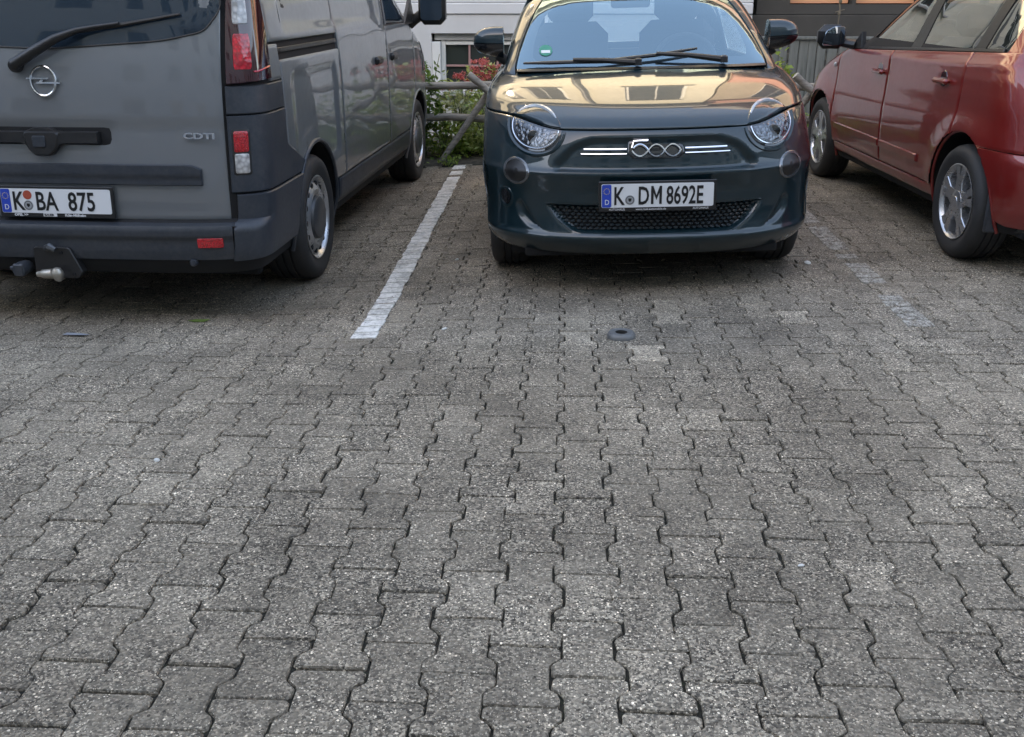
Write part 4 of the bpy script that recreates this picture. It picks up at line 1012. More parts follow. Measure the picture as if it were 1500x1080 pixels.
for s in (1, -1):
    ua = lambda z: GS.u_of_x(xe(z), z); ub = lambda z: GS.u_of_y({True: 1.27}.get(True) + (z - 1.0) * .72, z)
    M = lambda t, z, s=s: GS.L(s * (ua(z) + (ub(z) - ua(z)) * t), z)
    panel('windscreen_pillar', M, [k / 8 for k in range(9)], lambda t: 1.0, lambda t: 1.425, 18, 0, TP, fi)
    sw = smooth_poly([(1.30, 1.03), (2.42, 1.03), (2.48, 1.15), (2.42, 1.36), (1.70, 1.385), (1.52, 1.30)], .2)
    poly('side_window', GS.SD(s), sw, -.004, 'screen_glass', fi, .003, .0005, 5, .06)
    panel('rear_pillar', GS.SD(s), [2.50 + .95 * k / 10 for k in range(11)], lambda y: 1.0, lambda y: max(1.39 - max(y - 2.85, 0) * .55, 1.06), 10, 0, TP, fi)
    panel('roof_rail', GS.SD(s), [1.56 + 1.3 * k / 16 for k in range(17)], lambda y: 1.389, lambda y: 1.43, 4, 0, TP, fi)
    panel('door_sill_trim', GS.SD(s), [1.25 + 1.24 * k / 10 for k in range(11)], lambda y: 1.0, lambda y: 1.026, 2, 0, 'black_plastic', fi)
    # door mirror
    def half(a0, a1, g):
        """wedge-shaped mirror head: tall flat inner end, pointed outer end"""
        V = []; F = []; nt, na = 14, 16
        for i in range(nt + 1):
            t = i / nt; t = 1 - (1 - t) ** 1.6; x = .742 + .172 * t; k = math.sqrt(max(1 - t ** 3.0, 0)) ** .85; zc = 1.148 + .006 * t
            up_h, lo_h, dp = .088 * k, .080 * k * (1 - .25 * t), .078 * k ** .8
            for j in range(na + 1):
                an = a0 + (a1 - a0) * j / na; ct, st_ = math.cos(an), math.sin(an)
                V.append((s * x, 1.275 + dp * math.copysign(abs(ct) ** .8, ct) + .02 * t, zc + g + (up_h if st_ > 0 else lo_h) * math.copysign(abs(st_) ** .85, st_)))
        for i in range(nt):
            for j in range(na): F.append((i * (na + 1) + j, i * (na + 1) + j + 1, (i + 1) * (na + 1) + j + 1, (i + 1) * (na + 1) + j))
        F.append(tuple(range(na + 1))); return V, F
    V, F = half(0, math.pi, .0015); mr = mesh('door_mirror', V, F, TP, fi)
    V, F = half(math.pi, 2 * math.pi, -.0015); mesh('mirror_base', V, F, 'gloss_black', mr)
    b = MB(); b.tube([(s * .775, 1.27, 1.085), (s * .735, 1.27, 1.055), (s * .69, 1.28, 1.035)], [.032, .028, .034], 10); b.build('mirror_arm', 'black_plastic', mr)
    b = MB(); b.prism(rrect(-.07, .07, -.055, .055, .03), lambda a, q, d, s=s: (s * .832 + a, 1.338 + d, 1.148 + q), 0, .006); b.build('mirror_glass', 'mirror_glass', mr)
V = []; F = []; zr = [1.412, 1.43, 1.45, 1.47, 1.485, 1.497, 1.507, 1.515, 1.52]; N = None
for z in zr:
    P = GS.ring(z, 40, 30, 20); N = len(P); V += [tuple(p) for p in P]
for i in range(len(zr) - 1):
    for k in range(N): F.append((i * N + k, i * N + (k + 1) % N, (i + 1) * N + (k + 1) % N, (i + 1) * N + k))
F.append(tuple((len(zr) - 1) * N + k for k in range(N)))
mesh('roof', V, F, TP, fi)
V = []; F = []        # tailgate with its window
FE = lambda x, z: np.array((x, GS.m(z) - GS.e(z) + GS.e(z) * (1 - min(abs(x) / GS.w(z), .9999) ** 3) ** (1 / 3), z))
poly('rear_window', FE, smooth_poly([(-.52, 1.045), (.52, 1.045), (.44, 1.37), (-.44, 1.37)], .25), 0, 'screen_glass', fi, .004, .0005, 4, .06)
panel('tailgate', FE, [-.6 + 1.2 * k / 16 for k in range(17)], lambda x: 1.0, lambda x: 1.043, 4, 0, TP, fi)
for x0, x1 in ((-.60, -.51), (.51, .60)): panel('tailgate_frame', FE, [x0 + (x1 - x0) * k / 3 for k in range(4)], lambda x: 1.07, lambda x: 1.38, 8, 0, TP, fi)
# cabin
b = MB(); b.box((0, 1.33, .93), (1.30, .60, .13), .05); b.build('dashboard', 'dash_grey', fi)
b = MB(); b.box((-.02, 1.56, .985), (.26, .03, .12), .012, ); b.build('centre_screen', 'gloss_black', fi)
b = MB(); b.box((.34, 1.40, 1.005), (.36, .22, .07), .03); b.build('instrument_hood', 'dash_grey', fi)
T = [(.34 + .185 * math.cos(a), 1.66 + .06 * math.sin(a) * 1.0, .985 + .165 * math.sin(a)) for a in np.linspace(0, 2 * math.pi, 33)]
b = MB(); b.tube(T, .015, 8, False); b.box((.34, 1.66, .975), (.14, .05, .10), .02); b.tube([(.20, 1.66, .985), (.48, 1.66, .985)], .014, 6); b.build('steering_wheel', 'dash_grey', fi)
for x in (-.34, .34):
    b = MB(); b.box((x, 2.10, .88), (.48, .17, .70), .08); st = b.build('seat', 'seat_fabric', fi)
    b = MB(); b.box((x, 2.12, 1.33), (.29, .12, .24), .06); b.build('headrest', 'seat_fabric', st)
    b = MB(); b.box((x, 1.80, .56), (.48, .55, .18), .06); b.build('seat_cushion', 'seat_fabric', st)
b = MB(); b.box((0, 2.85, .75), (1.15, .18, .55), .06); b.build('rear_seat', 'seat_fabric', fi)
b = MB(); b.box((0, 2.2, .30), (1.3, 2.6, .04)); b.build('cabin_floor', 'void', fi)
b = MB(); b.prism(rrect(-.115, .115, -.032, .032, .02), lambda a, q, d: (-.0 + a, 1.60 - d, 1.345 + q), -.02, .01, .006); b.tube([(0, 1.60, 1.37), (0, 1.585, 1.41)], .012, 8); b.build('inner_mirror', 'dash_grey', fi)
# round green emission badge behind the glass
sc_ = (-.505, 1.118)
st = poly('emission_sticker', GS.E, [(sc_[0] + .036 * math.cos(R(a)), sc_[1] + .026 * math.sin(R(a))) for a in range(0, 360, 15)], -.0005, 'sticker_green', fi, .002, .0002, 3, .02)
poly('sticker_field', GS.E, [(sc_[0] - .024, sc_[1] - .014), (sc_[0] + .024, sc_[1] - .014), (sc_[0] + .024, sc_[1] - .001), (sc_[0] - .024, sc_[1] - .001)], .0012, 'print_white', st, .001, .0001, 2, .02)
# scuttle panel and wipers
V = []; F = []
for k in range(33):
    x = -.66 + 1.32 * k / 32; p = GS.E(x, 1.026); q = FS.E(x, 1.0215) if abs(x) < .72 else p
    V += [tuple(p + np.array((0, -.0, .004))), tuple(p + np.array((0, -.03, -.006))), tuple(q + np.array((0, .012, -.022)))]
for k in range(32):
    for j in range(2): F.append((k * 3 + j, k * 3 + j + 1, k * 3 + j + 4, k * 3 + j + 3))
mesh('scuttle', V, F, 'black_plastic', fi)
def wiper(A, blade, pivot):
    P = [nrm(GS.E, *q) for q in blade]; P = [p + n * .018 for p, n in P]
    w_ = MB(); w_.tube(P, [.006] + [.010] * (len(P) - 2) + [.006], 7); wo = w_.build('wiper_blade', 'black_plastic', fi)
    Q = [nrm(GS.E, *q) for q in A]; Q = [p + n * (.030 if i else .022) for i, (p, n) in enumerate(Q)]
    w_ = MB(); w_.tube(Q, [.017, .013, .010, .008][:len(Q)], 8); w_.build('wiper_arm', 'black_plastic', wo)
    p, n = nrm(GS.E, *pivot); w_ = MB(); w_.lathe([(.022, -.01), (.020, .02), (.012, .026), (.0005, .028)], 'z', tuple(p + n * .02), 14); w_.build('wiper_pivot', 'black_plastic', wo)
wiper([(.43, 1.038), (.25, 1.055), (.08, 1.066)], [(-.24, 1.046), (-.08, 1.056), (.08, 1.068), (.30, 1.094)], (.43, 1.034))
wiper([(-.03, 1.034), (-.20, 1.042), (-.36, 1.048)], [(-.62, 1.044), (-.48, 1.045), (-.36, 1.046), (-.06, 1.040)], (-.02, 1.032))

# ------------------------------------------------------------------ grey van (tail towards the camera)
va = empty('delivery_van', (-2.33, 4.30, -.12), 'grey panel van with dark bumper and tow bar, its tail towards the viewer', 'van', 'cars parked in the yard', (0, 0, R(-2.1)))
VS = Shell([
    (.27, .05, .93, 4.5, .30, 4.80, 3, .7), (.335, .01, .955, 4.5, .32, 4.88, 3, .7), (.40, .0, .968, 4.5, .33, 4.93, 3, .7), (.49, .0, .972, 4.5, .33, 4.96, 3, .7), (.515, .07, .974, 4.5, .30, 4.97, 3, .7), (.62, .075, .978, 4.5, .30, 4.98, 3, .7), (.80, .085, .978, 4.5, .31, 4.97, 3, .7), (1.0, .10, .976, 4.5, .32, 4.88, 3, .7), (1.1, .11, .973, 4.5, .33, 4.74, 3, .7), (1.2, .125, .967, 4.5, .33, 4.50, 3, .7), (1.3, .145, .957, 4.5, .34, 4.27, 3, .7), (1.5, .195, .930, 4.5, .35, 3.85, 3, .7), (1.75, .27, .875, 4, .36, 3.4, 3, .7), (1.9, .35, .80, 3.5, .36, 3.1, 3, .7), (1.96, .45, .62, 3, .36, 2.9, 3, .7)])
VA = [(1.02, .345, .405, 1), (1.02, .345, .405, -1), (4.11, .345, .40, 1), (4.11, .345, .40, -1)]
VC = np.array((0, 2.4, .9))
GPt, DP = 'grey_paint', 'dark_plastic'
shell_mesh('body', VS, [.27 + .05 * k for k in range(34)], 'void', va, VA, .012)
V = [tuple(p) for p in VS.ring(1.955)]; b = MB(); b.add(V, [tuple(range(len(V)))]); b.build('roof', GPt, va)
vp = dict(cen=VC)
xs_ = [-.820 + 1.640 * k / 60 for k in range(61)]
TGd = lambda p: -.004 * math.exp(-((p[2] - .775) / .02) ** 2)
tg = panel('tailgate', VS.E, [x for x in xs_], lambda x: .517, lambda x: 1.93, 60, .0, GPt, va, dfun=lambda p: -.006 * sstep(.955, .93, p[2]) + .004 * sstep(.80, .60, p[2]) * sstep(.78, .74, abs(p[0])) - .010 * math.exp(-((p[2] - .885) / .045) ** 4) * sstep(.33, .29, abs(p[0])), **vp)
wn_o = smooth_poly([(-.75, 1.325), (-.58, 1.288), (-.2, 1.262), (.05, 1.254), (.2, 1.262), (.58, 1.288), (.755, 1.325), (.822, 1.415), (.80, 1.80), (-.80, 1.80), (-.815, 1.415)], .3)
wr_ = poly('rear_window', VS.E, wn_o, .003, 'dark_glass', va, .010, .002, 6, .05, **vp)
strip_tube('window_seal', VS.E, [q for q in densify(wn_o, .05)] + [wn_o[0]], .003, .004, 'black_plastic', wr_, **vp)
# rear wiper
def vpt(x, z, o): p, n = nrm(VS.E, x, z, cen=VC); return p + n * o
b = MB(); b.tube([vpt(-.085, 1.185, .03), vpt(.03, 1.243, .042), vpt(.12, 1.288, .046), vpt(.215, 1.322, .04), vpt(.30, 1.338, .034), vpt(.40, 1.352, .03)], [.024, .023, .019, .013, .009, .008], 10); wp_ = b.build('wiper_arm', 'black_plastic', va)
b = MB(); b.tube([vpt(.17, 1.314, .017), vpt(.41, 1.35, .018), vpt(.66, 1.392, .017)], [.006, .009, .006], 8); b.build('wiper_blade', 'black_plastic', wp_)
b = MB(); b.lathe([(.030, -.02), (.030, .028), (.024, .036), (.0005, .04)], 'y', tuple(vpt(-.085, 1.185, .0)), 18, -1); b.build('wiper_pivot', 'black_plastic', wp_)
# round lightning emblem
ec = (.032, 1.118)
b = MB(); b.tube([vpt(ec[0] + .0575 * math.cos(a), ec[1] + .062 * math.sin(a), .009) for a in np.linspace(0, 2 * math.pi, 41)], .0058, 8, False); em = b.build('emblem', 'chrome', va)
b = MB()
b.prism([(-.078, .008), (.030, .008), (.022, .001), (-.078, .001)], lambda a, q, d: tuple(vpt(ec[0] + a, ec[1] + .006 + q, .006 + d)), 0, .008, .0015)
b.prism([(-.028, -.006), (.078, -.006), (.078, -.013), (-.036, -.013)], lambda a, q, d: tuple(vpt(ec[0] + a, ec[1] + .002 + q, .006 + d)), 0, .008, .0015)
b.prism([(-.012, .006), (.004, .006), (-.008, -.012), (-.026, -.012)], lambda a, q, d: tuple(vpt(ec[0] + a, ec[1] + q, .006 + d)), 0, .007, .0015)
b.build('emblem_bolt', 'chrome', em)
# grab handle
hd = panel('tailgate_handle', VS.E, [-.26 + .52 * k / 40 for k in range(41)], lambda x: .858 - .030 * math.exp(-(x / .075) ** 4) - .006, lambda x: .905 + .018 * math.exp(-(x / .06) ** 4), 8, .022, 'black_plastic', va, depth=.026, bev=.010, **vp)
b = MB(); b.prism(smooth_poly([(-.085, .905), (.085, .905), (.07, .83), (.035, .798), (-.035, .798), (-.07, .83)], .3), lambda a, q, d: tuple(vpt(a, q, d)), 0, .030, .008); b.build('handle_housing', 'black_plastic', hd)
b = MB(); b.prism(rrect(-.030, .030, .836, .886, .008), lambda a, q, d: tuple(vpt(a - .008, q, d)), .028, .036, .003); b.build('lock_cover', 'dark_plastic', hd)
text('tailgate_lettering', 'CDTI', 'chrome', va, .036, tuple(vpt(.642, .878, .002)), (R(87), 0, 0), 1.75, .0015, .003)
panel('trim_bar', VS.E, [-.71 + 1.42 * k / 40 for k in range(41)], lambda x: .672, lambda x: .765 - .02 * sstep(.66, .71, abs(x)), 10, .020, DP, va, depth=.024, bev=.008, dfun=lambda p: -.006 * sstep(.72, .70, p[2]), **vp)
vpl = number_plate(va, .030, .052, .598, [('K', -.205, .72), ('BA', -.096, .72), ('875', .058, .74)], R(-3), True, .52, .11, [(-.131, .027, .0205, 'badge_red'), (-.131, -.020, .0225, 'badge_grey')])
text('holder_lettering', 'OPEL >>', 'print_white', vpl, .0165, (-.205, -.0016, -.0685), (R(90), 0, 0), 1.05, .0006)
b = MB(); b.box((-.035, -.0012, -.0625), (.064, .003, .015)); b.build('holder_label', 'print_white', vpl, False); text('holder_lettering', 'BAUER', 'plate_ink', vpl, .0135, (-.062, -.0032, -.0672), (R(90), 0, 0), 1.1, .0004)
text('holder_lettering', 'Köln-Mülheim', 'print_white', vpl, .0165, (.035, -.0016, -.0685), (R(90), 0, 0), 1.05, .0006)
# bumper: step in the middle, tall corners
bp = panel('rear_bumper', VS.E, [-.845 + 1.690 * k / 50 for k in range(51)], lambda x: .34, lambda x: .497, 14, .010, DP, va, depth=.03, bev=.012, dfun=lambda p: -.012 * sstep(.455, .435, p[2]), **vp)
V = []; F = []
for k in range(31):
    x = -.86 + 1.72 * k / 30; p = VS.E(x, .49); q = VS.E(x, .522); V += [(x, p[1] - .004, .498), (x, q[1] - .004, .506), (x, q[1] + .03, .506)]
for k in range(30):
    for j in range(2): F.append((k * 3 + j, k * 3 + 3 + j, k * 3 + 4 + j, k * 3 + 1 + j))
mesh('bumper_step', V, F, DP, bp)
for s in (1, -1):
    u0 = VS.u_of_x(.848, .5)
    uu = lambda y, z=.5: VS.u_of_y(y, z)
    A = [u0 + (uu(.95) - u0) * k / 34 for k in range(35)]
    panel('bumper_corner', lambda t, z, s=s: VS.L(s * t, z), A, lambda t: .335, lambda t: .628, 18, .010, DP, va, depth=.02, bev=.008, cut=VA, **vp)
    ye = lambda z: .52 if z > .80 else .52 + (.80 - z) / .155 * .36
    M = lambda t, z, s=s: VS.L(s * (VS.u_of_x(.832, z) + (VS.u_of_y(ye(z), z) - VS.u_of_x(.832, z)) * t), z)
    panel('corner_panel', M, [k / 24 for k in range(25)], lambda t: .636, lambda t: .972, 20, .004, DP, va, bev=.005, cut=VA, **vp)
    panel('corner_panel', M, [k / 24 for k in range(25)], lambda t: .978, lambda t: 1.098, 8, .004, DP, va, bev=.005, **vp)
    # lower lamp pair
    for z0, z1, mm, nm in ((.815, .906, 'reflector_red', 'fog_lamp'), (.722, .808, 'clear_lens', 'reversing_lamp')):
        M2 = lambda a, z, s=s: VS.E(s * a, z)
        poly(nm, M2, rrect(.855, .911, z0, z1, .008), .008, mm, va, .012, .002, 4, .02, .003, **vp)
    poly('lamp_surround', lambda a, z, s=s: VS.E(s * a, z), rrect(.847, .919, .712, .916, .012), .0055, 'black_plastic', va, .006, .002, 3, .02, **vp)
    # tall tail light
    Mt = lambda t, z, s=s: VS.L(s * (VS.u_of_x(.838, z) + (VS.u_of_y(.35 + (z - 1.1) * .10, z) - VS.u_of_x(.838, z)) * t), z)
    tl = panel('tail_light', Mt, [k / 20 for k in range(21)], lambda t: 1.105 + .012 * t, lambda t: 1.88, 30, .012, 'dark_red_lens', va, depth=.024, bev=.008, **vp)
    for z0, z1, mm, nm in ((1.165, 1.312, 'red_lens', 'brake_lens'), (1.352, 1.52, 'clear_lens', 'indicator_lens'), (1.56, 1.80, 'red_lens', 'brake_lens')):
        poly(nm, Mt, rrect(.13, .49, z0, z1, .03), .0145, mm, tl, .008, .002, 5, .04, .003, **vp)
    strip_tube('light_edge', Mt, [(t, 1.165 - .01 + .05 * max(t - .62, 0)) for t in np.linspace(.52, .96, 10)], .014, .004, 'red_lens', tl, **vp)
    # flank
    pr = [(.62, 1.30), (2.82, 1.30), (2.82, 1.70), (.62, 1.70)]
    dP = poly_depth(smooth_poly(pr, .12), .05); dQ = poly_depth(smooth_poly([(.66, .60), (1.52, .60), (1.52, 1.14), (.66, 1.14)], .15), .05)
    wav = lambda p: .0016 * math.sin(p[1] * 9 + p[2] * 5) * math.sin(p[2] * 7 + 1)
    fl = lambda p: -.014 * dP(p[1], p[2]) - .009 * dQ(p[1], p[2]) + wav(p)
    SDs = VS.SD(s)
    panel('quarter_panel', SDs, [.525 + (1.610 - .525) * k / 40 for k in range(41)], lambda y: max(.48, .80 - max(y - .525, 0) / .36 * .155 if y < .885 else .48) if y < .885 else .48, lambda y: 1.188, 30, .004, GPt, va, cut=VA, dfun=fl, **vp)
    panel('upper_panel', SDs, [.40 + (1.610 - .40) * k / 36 for k in range(37)], lambda y: 1.272 if y > .5 else 1.272, lambda y: 1.90, 30, .004, GPt, va, dfun=fl, **vp)
    panel('corner_post', SDs, [.365 + .152 * k / 5 for k in range(6)], lambda y: 1.105, lambda y: 1.262, 8, .003, GPt, va, **vp)
    panel('rail_frame', SDs, [.524 + 1.07 * k / 20 for k in range(21)], lambda y: 1.221, lambda y: 1.243, 2, .002, 'black_plastic', va, **vp)
    panel('sliding_door', SDs, [1.617 + (2.925 - 1.617) * k / 44 for k in range(45)], lambda y: .482, lambda y: 1.90, 50, .004, GPt, va, dfun=fl, **vp)
    fd = panel('front_door', SDs, [2.934 + (3.93 - 2.934) * k / 30 for k in range(31)], lambda y: .482, lambda y: 1.272, 30, .004, GPt, va, cut=[(4.11, .345, .42, s)], dfun=wav, **vp)
    sd = panel('side_window', SDs, [2.95 + .98 * k / 14 for k in range(15)], lambda y: 1.278, lambda y: 1.86 - max(y - 3.3, 0) * .5, 10, .0, 'dark_glass', va, **vp)
    panel('front_wing', SDs, [3.94 + .94 * k / 36 for k in range(37)], lambda y: .42, lambda y: min(1.20, 1.2 - max(y - 4.25, 0) * .38), 26, .004, GPt, va, cut=VA, **vp)
    panel('headlight', SDs, [4.30 + .42 * k / 10 for k in range(11)], lambda y: .88 - (y - 4.3) * .1, lambda y: 1.11 - max(y - 4.35, 0) * .28, 8, .010, 'lamp_dark', va, **vp)
    panel('lower_sill', SDs, [1.46 + (3.68 - 1.46) * k / 40 for k in range(41)], lambda y: .285, lambda y: .474, 8, .006, DP, va, cut=[(1.02, .345, .42, s), (4.11, .345, .42, s)], dfun=lambda p: -.03 * sstep(.36, .28, p[2]), **vp)
    for yh_, dr in ((2.60, 'handle'), (3.10, 'handle')):
        b = MB(); b.box((s * .985, yh_, 1.062), (.045, .17, .048), .014); h_ = b.build('door_handle', 'black_plastic', va)
        b = MB(); b.prism(lathe_arc((yh_ + .01, 1.062), .052, 0, 360, 16)[:-1], lambda a, q, d, s=s: (s * (.968 + d), a, q), 0, .008, .002); b.build('handle_recess', 'black_plastic', h_)
    for y in (1.02, 4.11): arch(va, y, .345, .405 if y < 2 else .40, s, VS, 'void', DP if y < 2 else GPt, .012)
    wheel(va, s * .957, 1.02, .338, .215, s, 'steel'); wheel(va, s * .957, 4.11, .338, .215, s, 'steel')
    # big door mirror
    b = MB(); b.box((s * 1.125, 4.02, 1.415), (.215, .15, .33), .045); mr = b.build('door_mirror', 'black_plastic', va)
    b = MB(); b.prism(rrect(-.085, .085, -.13, .13, .03), lambda a, q, d, s=s: (s * 1.125 + a, 3.945 - d, 1.415 + q), -.004, .004, .002); b.build('mirror_glass', 'dark_glass', mr)
    b = MB(); b.tube([(s * 1.04, 4.03, 1.33), (s * .98, 4.03, 1.29), (s * .93, 4.03, 1.26)], [.04, .04, .05], 10); b.build('mirror_arm', 'black_plastic', mr)
    b = MB(); b.prism([(3.66, 1.262), (4.10, 1.262), (3.93, 1.46)], lambda a, q, d, s=s: (s * (.945 + d), a, q), 0, .022, .004); b.build('mirror_triangle', 'black_plastic', mr)
for s in (1, -1):
    poly('rear_reflector', lambda a, z, s=s: VS.E(s * a, z), rrect(.688, .800, .404, .448, .006), .010, 'reflector_red', bp, .012, .002, 3, .03, **vp)
    b = MB(); b.lathe([(.0005, -.010), (.014, -.008), (.018, 0), (.018, .03)], 'y', (s * .655, .02, .333), 12); b.build('parking_sensor', 'dark_plastic', bp)
b = MB(); b.box((0, 2.4, .235), (1.50, 4.2, .06), .01); b.box((0, .36, .27), (1.7, .06, .15), .01); b.build('underbody', 'void', va)  # floor hung low, dark cross strip added to deepen shade below the bumper
b = MB(); b.box((0, .30, .29), (1.5, .08, .10), .02); b.build('tow_crossbeam', 'void', va)
# tow bar
tw = MB(); tw.prism(smooth_poly([(-.085, .40), (.085, .40), (.135, .285), (.11, .255), (-.075, .255), (-.09, .29)], .12), lambda a, q, d: (a + .005, -d, q), -.03, .012, .004); tb = tw.build('tow_bracket', 'black_plastic', va)
tw = MB(); tw.tube([(-.052, -.05, .282), (-.035, -.055, .284), (-.028, -.055, .285), (.02, -.06, .288), (.026, -.06, .290)], [.014, .014, .020, .023, .021], 14); tw.lathe([(.0005, .028), (.017, .022), (.026, .006), (.027, -.008), (.020, -.02), (.016, -.03)], 'z', (.046, -.062, .292), 20); tw.tube([(.046, -.062, .27), (.03, -.03, .262), (.02, .02, .262)], [.017, .02, .022], 10); tw.build('tow_ball', 'steel_worn', tb)
tw = MB(); tw.lathe([(.0005, -.052), (.030, -.050), (.034, -.02), (.030, .03)], 'y', (-.145, 0, .298), 18); tw.box((-.145, -.045, .298), (.05, .018, .058), .006, ); tw.box((-.185, -.02, .30), (.03, .02, .018), .004); tw.build('trailer_socket', 'dark_plastic', tb)
tw = MB(); tw.lathe([(.0005, -.018), (.008, -.018), (.008, 0)], 'y', (.098, 0, .275), 10); tw.lathe([(.0005, -.018), (.008, -.018), (.008, 0)], 'y', (.05, 0, .375), 10); tw.build('bracket_bolt', 'void', tb)
tw = MB(); tw.tube([(-.02, -.012, .395), (.01, -.03, .405), (.035, -.03, .392)], [.014, .018, .012], 8); tw.build('release_lever', 'grey_rim', tb)

# ------------------------------------------------------------------ red car (tail towards the camera, cut by the right edge)
no = empty('red_car', (2.993, 4.79, 0), 'dark red compact car with five-spoke alloy wheels at the right edge', 'car', 'cars parked in the yard', (0, 0, R(2.64)))
NS = Shell([
    (.22, .10, .79, 3.4, .50, 3.95, 2.6, .7), (.28, .045, .81, 3.4, .52, 4.02, 2.6, .7), (.36, .015, .826, 3.4, .53, 4.06, 2.6, .7), (.47, .0, .839, 3.4, .54, 4.08, 2.6, .7), (.58, .005, .845, 3.4, .54, 4.08, 2.6, .7), (.64, .045, .845, 3.4, .51, 4.07, 2.6, .7), (.75, .07, .843, 3.4, .50, 4.02, 2.6, .7), (.84, .09, .841, 3.4, .49, 3.86, 2.5, .7), (.90, .105, .838, 3.4, .49, 3.66, 2.5, .65), (.96, .12, .83, 3.4, .49, 3.40, 2.5, .6), (1.01, .135, .817, 3.4, .49, 3.12, 2.5, .55), (1.05, .15, .803, 3.4, .49, 2.95, 2.5, .5), (1.09, .165, .785, 3.4, .49, 2.86, 2.5, .5), (1.11, .175, .770, 3.4, .49, 2.80, 2.5, .5)])
HS = Shell([
    (.98, .13, .812, 3.4, .49, 3.05, 2.8, .6), (1.05, .15, .792, 3.4, .49, 2.92, 2.8, .6), (1.10, .175, .772, 3.4, .49, 2.82, 2.8, .6), (1.2, .215, .742, 3.4, .49, 2.64, 2.8, .6), (1.3, .26, .708, 3.4, .49, 2.46, 2.8, .6), (1.4, .32, .665, 3.3, .49, 2.24, 2.8, .6), (1.47, .39, .61, 3.2, .5, 2.0, 2.8, .6), (1.52, .50, .51, 3, .5, 1.7, 2.6, .5), (1.54, .64, .38, 2.6, .4, 1.5, 2.4, .4)])
NA = [(.70, .305, .375, 1), (.70, .305, .375, -1), (3.31, .305, .365, 1), (3.31, .305, .365, -1)]
NC = np.array((0, 2.0, .75)); npk = dict(cen=NC); RP = 'red_paint'
shell_mesh('body', NS, [.22 + .0345 * k for k in range(26)], 'void', no, NA, .012)
# side character: shoulder crease and bulged wheel arches
def ndf(p):
    y, z = p[1], p[2]; o = 0
    for yc, rr in ((.70, .375), (3.31, .365)):
        d = math.hypot(y - yc, z - .305); o += .016 * math.exp(-((d - rr) / .075) ** 2) * (1 if z > .2 else 0)
    o += .008 * math.exp(-((z - .985 - .03 * max(1.6 - y, 0)) / .018) ** 2) - .006 * sstep(.66, .80, z) * sstep(.97, .9, z)
    return o
be = lambda y: 1.000 + (2.72 - y) * .0405          # window sill line
panel('rear_bumper', NS.L, [-1.05 + 2.10 * k / 90 for k in range(91)], lambda u: .262 + .05 * sstep(.7, 1.0, abs(u)), lambda u: .6265, 26, .002, RP, no, cut=NA, bev=.005, dfun=lambda p: ndf(p) * sstep(.3, .5, p[1]), **npk)
panel('bumper_skirt', NS.E, [-.72 + 1.44 * k / 30 for k in range(31)], lambda x: .235, lambda x: .262, 3, .0, 'black_plastic', no, **npk)
panel('tailgate', NS.E, [-.66 + 1.32 * k / 40 for k in range(41)], lambda x: .630, lambda x: 1.08, 20, .002, RP, no, **npk)
number_plate(no, 0, .035, .80, [('K', -.205, .66), ('NX', -.096, .66), ('315', .058, .70)], 0, True, .52, .11, [(-.128, -.020, .0225, 'badge_grey')])
